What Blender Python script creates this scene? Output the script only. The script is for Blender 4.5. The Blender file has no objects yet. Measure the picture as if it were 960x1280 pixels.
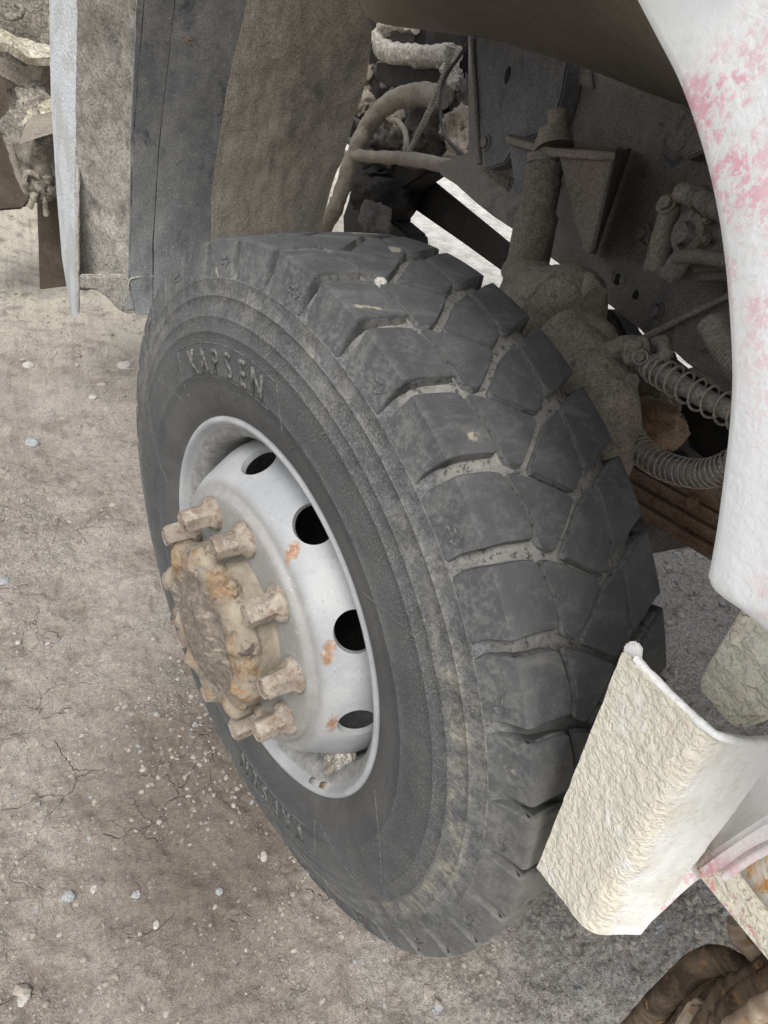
import bpy, bmesh, math, random
import numpy as np
from mathutils import Vector, Matrix, noise
random.seed(7)
R = math.radians
sc = bpy.context.scene
COL = sc.collection

# ------------------------------------------------------------ camera
CR = np.array([[-0.90785418, 0.11030366, -0.40451687],
               [0.38218934, 0.61446335, -0.6901928],
               [0.17243, -0.78119645, -0.6]])      # camera axes (right, down, forward) in truck coordinates
CO = np.array([0.35487775, 0.73533476, 1.2889404])
F = 836.254
cd = bpy.data.cameras.new('camera')
cam = bpy.data.objects.new('camera', cd); COL.objects.link(cam); sc.camera = cam
cd.sensor_fit = 'VERTICAL'; cd.sensor_height = 24.0; cd.lens = 24.0 * F / 1280.0
cd.clip_start = 0.02; cd.clip_end = 2000.0
rgt, dwn, fwd = CR[:, 0], CR[:, 1], CR[:, 2]
cam.matrix_world = Matrix(((rgt[0], -dwn[0], -fwd[0], CO[0]), (rgt[1], -dwn[1], -fwd[1], CO[1]),
                           (rgt[2], -dwn[2], -fwd[2], CO[2]), (0, 0, 0, 1)))
# ------------------------------------------------------------ world, sun, exposure
w = bpy.data.worlds.new('World'); sc.world = w; w.use_nodes = True
nt = w.node_tree; nt.nodes.clear()
wo = nt.nodes.new('ShaderNodeOutputWorld'); bg = nt.nodes.new('ShaderNodeBackground')
sky = nt.nodes.new('ShaderNodeTexSky'); sky.sky_type = 'NISHITA'; sky.sun_disc = False
SUN_EL, SUN_AZ = 58.0, 62.0           # azimuth from +X (outward) towards +Y (forward)
sky.sun_elevation = R(SUN_EL); sky.sun_rotation = R(90 - SUN_AZ); sky.dust_density = 3.0; sky.air_density = 1.0
hs = nt.nodes.new('ShaderNodeHueSaturation'); hs.inputs['Saturation'].default_value = 0.22
nt.links.new(sky.outputs[0], hs.inputs['Color']); nt.links.new(hs.outputs[0], bg.inputs['Color'])
bg.inputs['Strength'].default_value = 0.15
nt.links.new(bg.outputs[0], wo.inputs['Surface'])
sl = bpy.data.lights.new('sun', 'SUN'); sl.energy = 1.3; sl.angle = R(22); sl.color = (1, 0.97, 0.93)
so = bpy.data.objects.new('sun', sl); COL.objects.link(so)
sdir = Vector((math.cos(R(SUN_EL)) * math.cos(R(SUN_AZ)), math.cos(R(SUN_EL)) * math.sin(R(SUN_AZ)), math.sin(R(SUN_EL))))
so.rotation_euler = sdir.to_track_quat('Z', 'Y').to_euler()
sc.view_settings.view_transform = 'Standard'; sc.view_settings.look = 'None'
sc.view_settings.exposure = 0.80; sc.view_settings.gamma = 1.0; sc.view_settings.use_curve_mapping = False
sc.render.engine = 'CYCLES'
sc.cycles.max_bounces = 8; sc.cycles.diffuse_bounces = 6

# ------------------------------------------------------------ helpers
def ray(px, py):
    return CR @ np.array([(px - 480) / F, (py - 640) / F, 1.0])
def at(px, py, x=None, y=None, z=None):
    """a place seen in the photograph, on the plane x=, y= or z= of the truck"""
    d = ray(px, py)
    ax, v = (0, x) if x is not None else (1, y) if y is not None else (2, z)
    t = (v - CO[ax]) / d[ax]
    return Vector((CO + d * t).tolist())
def on(px, py, fn, t0=0.3, t1=4.0):
    """where a line of sight meets the surface fn(p)=0"""
    d = ray(px, py); a = fn(CO + d * t0)
    n = 60; prev = t0
    for i in range(1, n + 1):
        t = t0 + (t1 - t0) * i / n; b = fn(CO + d * t)
        if a * b <= 0:
            lo, hi = prev, t
            for _ in range(24):
                m = (lo + hi) / 2
                if fn(CO + d * m) * a > 0: lo = m
                else: hi = m
            return Vector((CO + d * lo).tolist())
        prev = t
    return Vector((CO + d * t1).tolist())

def link(o, parent=None):
    COL.objects.link(o)
    if parent is not None: o.parent = parent
    return o
def mk(name, verts, faces, mat, parent=None, smooth=True, world=False):
    me = bpy.data.meshes.new(name)
    me.from_pydata([tuple(v) for v in verts], [], faces); me.update()
    return fin(name, me, mat, parent, smooth)
def fin(name, me, mat, parent=None, smooth=True):
    if mat: me.materials.append(mat)
    if smooth: me.polygons.foreach_set('use_smooth', [True] * len(me.polygons))
    return link(bpy.data.objects.new(name, me), parent)
def from_bm(name, bm, mat, parent=None, smooth=True, angle=None):
    bmesh.ops.recalc_face_normals(bm, faces=bm.faces)
    if angle is not None:
        for e in bm.edges:
            if len(e.link_faces) == 2 and e.calc_face_angle(0) > R(angle): e.smooth = False
    me = bpy.data.meshes.new(name); bm.to_mesh(me); bm.free()
    return fin(name, me, mat, parent, smooth)
def tag(o, label=None, cat=None, group=None, kind=None):
    if label: o['label'] = label
    if cat: o['category'] = cat
    if group: o['group'] = group
    if kind: o['kind'] = kind
    return o
def fbm(p, s, o=4):
    return noise.fractal(Vector(p) * s, 0.6, 2.1, o)
def spline(P, n=8):
    P = [Vector(p) for p in P]
    if len(P) < 3: return [P[0].lerp(P[-1], i / n) for i in range(n + 1)]
    Q = [P[0] * 2 - P[1]] + P + [P[-1] * 2 - P[-2]]; out = []
    for i in range(1, len(Q) - 2):
        for k in range(n):
            t = k / n; a, b, c, d = Q[i - 1:i + 3]
            out.append(0.5 * ((2 * b) + (c - a) * t + (2 * a - 5 * b + 4 * c - d) * t * t + (3 * b - a - 3 * c + d) * t ** 3))
    out.append(P[-1]); return out
def frames(P):
    T = [(P[min(i + 1, len(P) - 1)] - P[max(i - 1, 0)]).normalized() for i in range(len(P))]
    n = T[0].orthogonal().normalized(); N = []
    for t in T:
        n = (n - t * n.dot(t)).normalized(); N.append(n.copy())
    return T, N
def tube_bm(bm, P, r, seg=14, rough=0.0, rs=40, caps=True):
    T, N = frames(P); m = len(P); rings = []
    for i, p in enumerate(P):
        rr = r(i / (m - 1)) if callable(r) else r
        b = T[i].cross(N[i]); ring = []
        for k in range(seg):
            a = 2 * math.pi * k / seg; d = N[i] * math.cos(a) + b * math.sin(a)
            q = p + d * rr
            if rough: q += d * rough * fbm(q, rs)
            ring.append(bm.verts.new(q))
        rings.append(ring)
    for A, B in zip(rings, rings[1:]):
        for k in range(seg): bm.faces.new((A[k], A[(k + 1) % seg], B[(k + 1) % seg], B[k]))
    if caps:
        bm.faces.new(rings[0][::-1]); bm.faces.new(rings[-1])
def tube(name, P, r, mat, parent, seg=14, n=8, rough=0.0, rs=40, smooth_path=True):
    bm = bmesh.new(); tube_bm(bm, spline(P, n) if smooth_path else [Vector(p) for p in P], r, seg, rough, rs)
    return from_bm(name, bm, mat, parent, angle=50)
def coil(name, P, Rc, r, turns, mat, parent, seg=5, per=16, jit=0.0):
    C = spline(P, 12); T, N = frames(C); out = []
    m = turns * per
    for i in range(m + 1):
        u = i / m * (len(C) - 1); k = min(int(u), len(C) - 2); t = u - k
        p = C[k].lerp(C[k + 1], t); nn = N[k].lerp(N[k + 1], t).normalized(); tt = T[k].lerp(T[k + 1], t).normalized()
        a = 2 * math.pi * i / per + jit * math.sin(i * 0.13); b = tt.cross(nn)
        out.append(p + (nn * math.cos(a) + b * math.sin(a)) * Rc)
    bm = bmesh.new(); tube_bm(bm, out, r, seg)
    return from_bm(name, bm, mat, parent)
def sheet(name, rows, mat, parent, thick=0.003, rough=0.0, rs=30, sub=0, smooth=True, angle=40, dirn=None):
    """a grid of points given real thickness"""
    if sub:
        n_ = sub + 1
        rows = [[Vector(a_).lerp(Vector(b_), i / n_) for a_, b_ in zip(r, r[1:]) for i in range(n_)] + [Vector(r[-1])] for r in rows]
        rows = [[a_.lerp(b_, i / n_) for a_, b_ in zip(A, B)] for A, B in zip(rows, rows[1:]) for i in range(n_)] + [rows[-1]]
    bm = bmesh.new(); G = [[bm.verts.new(p) for p in r] for r in rows]
    for A, B in zip(G, G[1:]):
        for k in range(len(A) - 1): bm.faces.new((A[k], A[k + 1], B[k + 1], B[k]))
    bm.normal_update()
    if rough:
        for v in bm.verts: v.co += v.normal * rough * fbm(v.co, rs)
    bm.normal_update(); sol(bm, thick)
    return from_bm(name, bm, mat, parent, smooth, angle)
def sol(bm, t):
    bmesh.ops.solidify(bm, geom=bm.faces[:], thickness=t)
def plate(name, pts, mat, parent, thick=0.004, bev=0.001, rough=0.0, angle=35, off=None):
    """flat outline given thickness along its normal (towards +X/+Y side negative)"""
    bm = bmesh.new(); vs = [bm.verts.new(p) for p in pts]; f = bm.faces.new(vs); bm.normal_update()
    n = f.normal.copy()
    if n.dot(Vector(CO.tolist()) - Vector(pts[0])) > 0: n = -n
    g = bmesh.ops.extrude_face_region(bm, geom=[f])
    for v in g['geom']:
        if isinstance(v, bmesh.types.BMVert): v.co += n * thick
    if bev: bmesh.ops.bevel(bm, geom=bm.edges[:], offset=bev, segments=2, affect='EDGES', clamp_overlap=True)
    return from_bm(name, bm, mat, parent, True, angle)
def lump(name, c, rad, mat, parent, rough=0.15, rs=20, sub=4, rot=None, power=1.0, kind=None):
    bm = bmesh.new(); bmesh.ops.create_icosphere(bm, subdivisions=sub, radius=1)
    for v in bm.verts:
        d = v.co.copy()
        if power != 1.0: d = Vector([math.copysign(abs(k) ** power, k) for k in d])
        q = Vector((d.x * rad[0], d.y * rad[1], d.z * rad[2]))
        if rot: q = rot @ q
        q += Vector(c); q += d * fbm(q, rs) * rough * min(rad)
        v.co = q
    o = from_bm(name, bm, mat, parent)
    if kind: o['kind'] = kind
    return o
def boxbm(bm, c, s, rot=None, bev=0.0):
    g = bmesh.ops.create_cube(bm, size=1)
    for v in g['verts']:
        q = Vector((v.co.x * s[0], v.co.y * s[1], v.co.z * s[2]))
        v.co = (rot @ q if rot else q) + Vector(c)
    if bev:
        es = list({e for v in g['verts'] for e in v.link_edges})
        bmesh.ops.bevel(bm, geom=es, offset=bev, segments=2, affect='EDGES')
def box(name, c, s, mat, parent, rot=None, bev=0.003):
    bm = bmesh.new(); boxbm(bm, c, s, rot, bev); return from_bm(name, bm, mat, parent, True, 35)
def cyl(name, p0, p1, r0, r1, mat, parent, seg=24, rough=0.0, rs=30, n=6):
    return tube(name, [p0, Vector(p0).lerp(Vector(p1), .5), p1], lambda t: r0 + (r1 - r0) * t, mat, parent, seg, n, rough, rs)
def hexbolt(name, c, axis, r, h, mat, parent):
    """bolt head on a washer"""
    ax = Vector(axis).normalized(); c = Vector(c); bm = bmesh.new()
    tube_bm(bm, [c, c + ax * h * .25], r * 1.35, 20)
    tube_bm(bm, [c + ax * h * .2, c + ax * h * .9, c + ax * h], lambda t: r if t < .9 else r * .85, 6)
    return from_bm(name, bm, mat, parent, True, 30)

# ------------------------------------------------------------ materials
class NB:
    def __init__(s, name):
        s.m = bpy.data.materials.new(name); s.m.use_nodes = True
        s.t = s.m.node_tree; s.b = s.t.nodes['Principled BSDF']; s.g = s.t.nodes.new('ShaderNodeNewGeometry')
        s.pos = s.g.outputs['Position']
    def n(s, typ, **k):
        x = s.t.nodes.new('ShaderNode' + typ)
        for a, b in k.items(): setattr(x, a, b)
        return x
    def l(s, a, b): s.t.links.new(a, b)
    def mapv(s, vec, scale, loc=(0, 0, 0), rot=(0, 0, 0)):
        x = s.n('Mapping'); s.l(vec, x.inputs[0]); x.inputs['Scale'].default_value = scale
        x.inputs['Location'].default_value = loc; x.inputs['Rotation'].default_value = rot; return x.outputs[0]
    def noise(s, scale, detail=6, rough=.6, vec=None, dist=0.0):
        x = s.n('TexNoise'); x.inputs['Scale'].default_value = scale; x.inputs['Detail'].default_value = detail
        x.inputs['Roughness'].default_value = rough; x.inputs['Distortion'].default_value = dist
        s.l(vec or s.pos, x.inputs['Vector']); return x.outputs['Fac']
    def vor(s, scale, feature='F1', vec=None, rnd=1.0, out='Distance'):
        x = s.n('TexVoronoi', feature=feature); x.inputs['Scale'].default_value = scale
        x.inputs['Randomness'].default_value = rnd; s.l(vec or s.pos, x.inputs['Vector']); return x.outputs[out]
    def ramp(s, fac, a, b, lo=0.0, hi=1.0):
        x = s.n('MapRange', clamp=True); x.interpolation_type = 'SMOOTHSTEP'
        s.l(fac, x.inputs['Value']); x.inputs['From Min'].default_value = a; x.inputs['From Max'].default_value = b
        x.inputs['To Min'].default_value = lo; x.inputs['To Max'].default_value = hi; return x.outputs[0]
    def mix(s, fac, a, b):
        x = s.n('Mix', data_type='RGBA')
        if isinstance(fac, (int, float)): x.inputs['Factor'].default_value = fac
        else: s.l(fac, x.inputs['Factor'])
        for i, c in ((6, a), (7, b)):
            if isinstance(c, tuple): x.inputs[i].default_value = (*c[:3], 1)
            else: s.l(c, x.inputs[i])
        return x.outputs[2]
    def math(s, op, a, b=None, clamp=False):
        x = s.n('Math', operation=op, use_clamp=clamp)
        for i, c in ((0, a), (1, b)):
            if c is None: continue
            if isinstance(c, (int, float)): x.inputs[i].default_value = c
            else: s.l(c, x.inputs[i])
        return x.outputs[0]
    def near(s, c, r, soft, vec=None, stretch=(1, 1, 1)):
        """1 close to the point c"""
        v = s.n('VectorMath', operation='SUBTRACT'); s.l(vec or s.pos, v.inputs[0]); v.inputs[1].default_value = c
        k = s.n('VectorMath', operation='MULTIPLY'); s.l(v.outputs[0], k.inputs[0]); k.inputs[1].default_value = stretch
        d = s.n('VectorMath', operation='LENGTH'); s.l(k.outputs[0], d.inputs[0])
        return s.ramp(d.outputs['Value'], r, r + soft, 1, 0)
    def bump(s, h, strength, dist, prev=None):
        x = s.n('Bump'); x.inputs['Strength'].default_value = strength; x.inputs['Distance'].default_value = dist
        s.l(h, x.inputs['Height'])
        if prev: s.l(prev, x.inputs['Normal'])
        return x.outputs[0]
    def done(s, col, rough=.85, nrm=None, metal=0.0, spec=0.3):
        if isinstance(col, tuple): s.b.inputs['Base Color'].default_value = (*col[:3], 1)
        else: s.l(col, s.b.inputs['Base Color'])
        if isinstance(rough, (int, float)): s.b.inputs['Roughness'].default_value = rough
        else: s.l(rough, s.b.inputs['Roughness'])
        if nrm: s.l(nrm, s.b.inputs['Normal'])
        s.b.inputs['Metallic'].default_value = metal; s.b.inputs['Specular IOR Level'].default_value = spec
        return s.m
    def objc(s): return s.n('TexCoord').outputs['Object']

def dirty(name, base, dust, amt=.5, dark=None, sc1=9, bs=.35, fine=260, coarse=45, rough=.9, stretch=(1, 1, 1), speck=.0, crust=0.0):
    """painted or rubber surface under dried dust: blotches, fine speckle, streaks and a gritty relief"""
    k = NB(name); p = k.mapv(k.pos, stretch)
    a = k.noise(sc1, 7, .65, p, .4); b = k.noise(sc1 * 7, 6, .7, p); c = k.noise(fine, 3, .7)
    mask = k.math('ADD', k.math('MULTIPLY', a, .6), k.math('MULTIPLY', b, .4))
    mask = k.ramp(mask, .56 - amt * .4, .84 - amt * .4)
    grain = k.ramp(c, .38, .62, .72, 1.18)
    col = k.mix(mask, base, dust)
    if dark: col = k.mix(k.ramp(k.noise(sc1 * 2.3, 6, .7, p, .8), .56, .72), col, dark)
    if speck: col = k.mix(k.ramp(k.noise(sc1 * 30, 3, .6), .64, .70, 0, speck), col, tuple(min(1, x * 1.7 + .05) for x in dust))
    v = k.n('VectorMath', operation='SCALE'); k.l(col, v.inputs[0]); k.l(grain, v.inputs['Scale'])
    h = k.math('ADD', k.math('MULTIPLY', k.noise(coarse, 6, .7), 1.0), k.math('MULTIPLY', c, .3))
    if crust: h = k.math('ADD', h, k.math('MULTIPLY', k.ramp(k.noise(crust, 6, .65, p, .15), .45, .6), .8))
    return k.done(v.outputs[0], rough, k.bump(h, bs, .004))

MUD = (.30, .265, .215); MUD_D = (.115, .10, .083)
M = {}
M['mud_metal'] = dirty('mud_covered_steel', (0.149, 0.132, 0.110), (0.230, 0.205, 0.167), .45, (0.086, 0.077, 0.067), bs=.6, coarse=70)
M['mud_dark'] = dirty('dark_dusty_steel', (.055, .052, .050), (.13, .118, .10), .35, (.03, .029, .028), bs=.5)
M['rail'] = dirty('dusty_chassis_steel', (0.144, 0.135, 0.127), (0.213, 0.193, 0.170), .5, (0.086, 0.083, 0.083), sc1=6, bs=.55, coarse=90, crust=60)
M['rail_blue'] = dirty('bluish_dusty_steel', (0.106, 0.109, 0.119), (0.157, 0.153, 0.150), .4, (0.078, 0.078, 0.083), sc1=5, bs=.3)
M['cast'] = dirty('cast_axle_mud', (0.209, 0.182, 0.147), (0.297, 0.262, 0.209), .5, (0.110, 0.101, 0.095), sc1=16, bs=.6, coarse=80, crust=90)
M['shock'] = dirty('shock_tube_dust', (0.149, 0.129, 0.101), (0.230, 0.205, 0.167), .55, (0.081, 0.064, 0.046), sc1=8, bs=.6, coarse=90, crust=110)
M['hose'] = dirty('dusty_hose', (0.172, 0.159, 0.138), (0.253, 0.230, 0.196), .6, (0.092, 0.085, 0.076), sc1=30, bs=.5)
M['wire'] = dirty('dusty_spring_wire', (.20, .182, .155), (.28, .255, .215), .6, None, sc1=40, bs=.3)
M['blackrub'] = dirty('black_rubber_hose', (.03, .03, .03), (.09, .083, .072), .3, None, sc1=30, bs=.3)
M['black'] = dirty('black_steel_and_shade', (.012, .011, .010), (.03, .026, .022), .3, None, bs=.4)  # near-black steel, also used as shade in holes and the dark backing
M['mud_pale_or_lit'] = dirty('pale_or_lit_caked_mud', (.30, .275, .235), (.48, .45, .40), .5, (.09, .08, .07), sc1=18, bs=1.0, coarse=60, crust=80)  # pale mud; on engine pieces the paleness stands for light from above
M['leaf'] = dirty('rusty_spring_steel', (0.213, 0.131, 0.088), (0.300, 0.225, 0.163), .5, (0.088, 0.056, 0.040), sc1=14, bs=.7, coarse=120, stretch=(1, 1, 2), speck=.3)
M['liner'] = dirty('mud_splashed_plastic', (0.290, 0.271, 0.229), (0.404, 0.375, 0.315), .55, (0.210, 0.197, 0.170), sc1=5, bs=.38, coarse=45, fine=300, crust=30, stretch=(1, 1, .5))
M['liner_edge'] = dirty('thick_mud_on_plastic', (0.309, 0.297, 0.267), (0.432, 0.414, 0.371), .55, (0.216, 0.207, 0.188), sc1=8, bs=.7, coarse=70, crust=55, stretch=(1, 1, .4))
M['liner_blue'] = dirty('rubbed_dark_plastic', (0.188, 0.199, 0.214), (0.348, 0.351, 0.339), .58, (0.114, 0.122, 0.136), sc1=6, bs=.5, coarse=180, fine=480, stretch=(1, 1, .3), speck=.5)
M['brown_under'] = dirty('brown_dust_underside', (.13, .112, .088), (.16, .14, .112), .5, (.085, .072, .056), sc1=5, bs=.3, coarse=40)
M['nut'] = dirty('rusty_mud_nut', (.23, .165, .125), (.31, .25, .20), .55, (.22, .14, .085), sc1=9, bs=.5, coarse=120)
def nut_mat():
    k = NB('mud_rust_nut'); c = k.objc(); oi = k.n('ObjectInfo'); 
    v = k.n('VectorMath', operation='MULTIPLY_ADD'); k.l(c, v.inputs[0]); v.inputs[1].default_value = (1, 1, 1)
    cmb = k.n('CombineXYZ'); k.l(k.math('MULTIPLY', oi.outputs['Random'], 7), cmb.inputs[0]); k.l(cmb.outputs[0], v.inputs[2]); c = v.outputs[0]
    a = k.noise(30, 5, .6, c, .2); b = k.noise(75, 6, .75, c)
    col = k.mix(k.ramp(a, .35, .65), (.20, .165, .132), (.31, .27, .22))
    col = k.mix(k.ramp(b, .50, .64, 0, .8), col, (.185, .115, .075)); col = k.mix(k.ramp(k.noise(48, 6, .75, k.mapv(c, (1, 1, 1), (3, 2, 1))), .52, .62, 0, .85), col, (.37, .335, .275))
    col = k.mix(k.ramp(k.noise(110, 5, .75, c), .56, .66, 0, .75), col, (.085, .065, .05))
    return k.done(col, .85, k.bump(k.noise(140, 6, .75, c), .55, .003))
M['nut'] = nut_mat()
M['left_metal'] = dirty('pale_muddy_steel', (.20, .185, .155), (.36, .33, .27), .5, (.09, .08, .066), sc1=10, bs=1.0, coarse=70, crust=60)
M['yellow_mud'] = dirty('yellow_dried_mud', (.42, .38, .28), (.62, .58, .47), .5, (.22, .19, .14), sc1=12, bs=1.0, coarse=60, crust=50)
M['rope'] = dirty('muddy_rope', (.24, .215, .17), (.36, .33, .27), .5, (.11, .10, .08), sc1=30, bs=1.0, coarse=250)
M['tan_slab'] = dirty('dark_brown_steel', (.07, .056, .042), (.12, .10, .075), .4, (.04, .032, .025), sc1=10, bs=.5)  # plain dark brown for the slabs behind the step
M['stone'] = dirty('pale_stone', (.36, .342, .305), (.43, .41, .37), .5, (.26, .24, .21), sc1=30, bs=.6, coarse=90)
M['stone_blue'] = dirty('blue_grey_stone', (.25, .262, .272), (.36, .365, .36), .5, (.16, .165, .17), sc1=40, bs=.6, coarse=90)

def tyre_mat(name, side=False, groove=False):
    k = NB(name); c = k.objc()
    sep = k.n('SeparateXYZ'); k.l(c, sep.inputs[0]); X, Y, Z = sep.outputs
    rr = k.math('SQRT', k.math('ADD', k.math('MULTIPLY', X, X), k.math('MULTIPLY', Y, Y)))
    if not groove: c = k.pos
    big = k.noise(6, 6, .65, c, .5); mid = k.noise(38, 6, .72, c); fine = k.noise(420, 2, .7, c); fine2 = k.noise(150, 4, .75, c)
    rub = k.mix(k.ramp(big, .4, .65), (.052, .054, .056), (.078, .079, .079)) if groove else k.mix(k.ramp(big, .4, .65), (.050, .052, .054), (.080, .081, .081))
    dust = (.25, .24, .215)
    if groove:
        # packed dust in the grooves with dark pits; shoulders thinly dusted
        pit = k.ramp(fine2, .36, .5); g = k.mix(pit, (.045, .045, .044), (.19, .185, .17))
        g = k.mix(k.ramp(mid, .5, .68), g, (.25, .24, .215))
        slot_shade = k.near((-.03, .50, .57), .22, .10, k.pos); g = k.mix(k.math('MULTIPLY', slot_shade, .85), g, (.030, .030, .030))  # groove floors darkened here to stand for shade deep in the slots
        ing = k.math('MULTIPLY', k.ramp(k.math('ABSOLUTE', Z), .108, .118, 1, 0), 1.0)
        m0 = k.ramp(k.math('ADD', k.math('MULTIPLY', mid, .5), k.math('MULTIPLY', fine2, .5)), .42, .66)
        # sidewall dust: strongest in the ring below the shoulder, thin towards the bead
        band = k.ramp(rr, .415, .475, .06, .95)
        band2 = k.math('MULTIPLY', band, k.ramp(big, .30, .6, .35, 1))
        m1 = k.math('MULTIPLY', m0, band2)
        grains = k.math('MULTIPLY', k.math('MULTIPLY', k.ramp(fine, .47, .62), k.ramp(mid, .3, .6, .35, 1)), k.ramp(rr, .33, .47, .22, .60))
        ms = k.math('MAXIMUM', m1, grains)
        dcol = k.mix(k.ramp(k.noise(20, 5, .6, c), .45, .6), (.20, .20, .195), (.25, .238, .205))
        s = k.mix(ms, rub, dcol)
        # yellowish mud ring low on the sidewall (front lower quarter)
        low = k.near((.40, -.24, .14), .16, .28, c)
        ring = k.math('MULTIPLY', k.ramp(rr, .445, .455), k.ramp(rr, .468, .482, 1, 0))
        ym = k.math('MULTIPLY', k.math('MULTIPLY', low, ring), k.ramp(k.noise(34, 8, .75, c, .5), .42, .64, .0, .70))
        ym = k.math('MULTIPLY', ym, k.ramp(fine2, .38, .58, .45, 1))
        s = k.mix(ym, s, (.33, .30, .225))
        # brownish inner sidewall
        s = k.mix(k.ramp(rr, .37, .30, 0, .22), s, (.10, .088, .075))
        col = k.mix(ing, s, g)
    else:
        m = k.ramp(k.math('ADD', k.math('MULTIPLY', mid, .6), k.math('MULTIPLY', fine2, .4)), .46, .74, 0, .50)
        sh = k.ramp(k.math('ABSOLUTE', Z), .104, .124)
        m = k.math('MAXIMUM', m, k.math('MULTIPLY', sh, k.ramp(k.math('ADD', k.math('MULTIPLY', mid, .45), k.math('MULTIPLY', fine2, .55)), .44, .62, .05, .60)))
        # side faces of the blocks (below the running surface) keep caked dust
        deep = k.ramp(k.math('ADD', rr, k.math('MULTIPLY', k.math('MULTIPLY', Z, Z), .33)), .5405, .5432, .85, 0)
        deep = k.math('MULTIPLY', deep, k.ramp(k.math('ABSOLUTE', Z), .103, .108, 1, 0))
        m = k.math('MAXIMUM', m, k.math('MULTIPLY', deep, k.ramp(fine2, .38, .5)))
        m = k.math('ADD', m, k.ramp(fine, .6, .72, 0, .15), True)
        tan = k.ramp(k.noise(15, 4, .5, c, .3), .70, .73)
        col = k.mix(m, rub, (.172, .171, .163)); col = k.mix(deep, col, k.mix(m, rub, (.17, .167, .155)))
        scuff = k.ramp(k.noise(14, 6, .75, k.mapv(c, (1, 3.5, 1), (0, 0, 0), (.5, .3, .2)), .6), .50, .68, 0, .55); col = k.mix(scuff, col, (.125, .122, .114)); col = k.mix(tan, col, (.27, .24, .19))
        bot = k.near((-.03, .52, .42), .20, .16, k.pos); col = k.mix(k.math('MULTIPLY', k.math('MULTIPLY', bot, k.ramp(k.math('ABSOLUTE', Z), .110, .122, 1, .25)), k.ramp(mid, .3, .62, .3, .95)), col, (.175, .166, .147)); wall_shade = k.near((-.03, .50, .57), .22, .10, k.pos); col = k.mix(k.math('MULTIPLY', k.math('MULTIPLY', wall_shade, k.ramp(rr, .5385, .5345)), k.ramp(k.math('ABSOLUTE', Z), .106, .112, 1, 0)), col, (.035, .035, .034))  # lower faces paler for dust and painted ground light; groove walls painted in shade
    st = k.noise(1, 5, .7, k.mapv(c, (60, 60, 9)))
    h = k.math('ADD', k.math('MULTIPLY', fine2, .6), k.math('MULTIPLY', fine, .35))
    h = k.math('ADD', h, k.math('MULTIPLY', st, .3))
    return k.done(col, .82, k.bump(h, .45, .002), spec=.35)
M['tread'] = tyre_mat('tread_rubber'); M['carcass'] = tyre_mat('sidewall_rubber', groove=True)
k = NB('raised_letter_rubber'); c = k.objc()
M['letter'] = k.done(k.mix(k.ramp(k.noise(160, 4, .7, c), .44, .62), (.075, .076, .078), (.17, .165, .15)), .75, k.bump(k.noise(300, 3, .7, c), .3, .001))

def rim_mat():
    k = NB('grey_wheel_paint'); c = k.objc()
    sep = k.n('SeparateXYZ'); k.l(c, sep.inputs[0]); X, Y, Z = sep.outputs
    rr = k.math('SQRT', k.math('ADD', k.math('MULTIPLY', X, X), k.math('MULTIPLY', Y, Y)))
    big = k.noise(9, 6, .6, c, .3); mid = k.noise(60, 6, .7, c); fine = k.noise(500, 3, .7, c)
    col = k.mix(k.ramp(big, .4, .65), (.29, .30, .31), (.375, .38, .38))
    # brown dust settled over the mounting face
    face = k.ramp(rr, .20, .228, 1, 0)
    col = k.mix(k.math('MULTIPLY', face, k.ramp(mid, .34, .60, .45, .9)), col, (.235, .226, .206))
    barrel = k.math('MULTIPLY', k.ramp(rr, .258, .262), k.ramp(Z, .114, .118, 1, 0))
    col = k.mix(barrel, col, k.mix(k.ramp(mid, .4, .6), (.20, .20, .195), (.30, .295, .28)))
    col = k.mix(k.ramp(k.noise(200, 3, .6, c), .62, .70, 0, .5), col, (.20, .18, .155))
    rust = None
    for (cx, cy, cz) in RUST:
        ang = math.atan2(cy, cx)
        m = k.near((cx, cy, cz), .0, .021, None, (1, 1, .36))
        rust = m if rust is None else k.math('MAXIMUM', rust, m)
    rm = k.ramp(k.math('MULTIPLY', k.math('POWER', rust, .6), k.noise(70, 6, .75, c)), .30, .46)
    col = k.mix(rm, col, k.mix(k.ramp(mid, .4, .6), (.24, .125, .07), (.33, .21, .13)))
    run = k.math('MULTIPLY', k.ramp(k.noise(1, 7, .75, k.mapv(c, (26, 26, 26)), .2), .56, .70, 0, .55), k.ramp(rr, .16, .24, 1, .35)); col = k.mix(run, col, (.19, .17, .145))
    col = k.mix(k.ramp(k.noise(120, 5, .75, c), .60, .68, 0, .5), col, (.52, .52, .50))
    h = k.math('ADD', k.math('MULTIPLY', k.noise(330, 4, .8, c), .6), k.math('MULTIPLY', mid, .4))
    return k.done(col, k.ramp(big, .3, .7, .45, .7), k.bump(h, .28, .0015), spec=.45)
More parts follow.
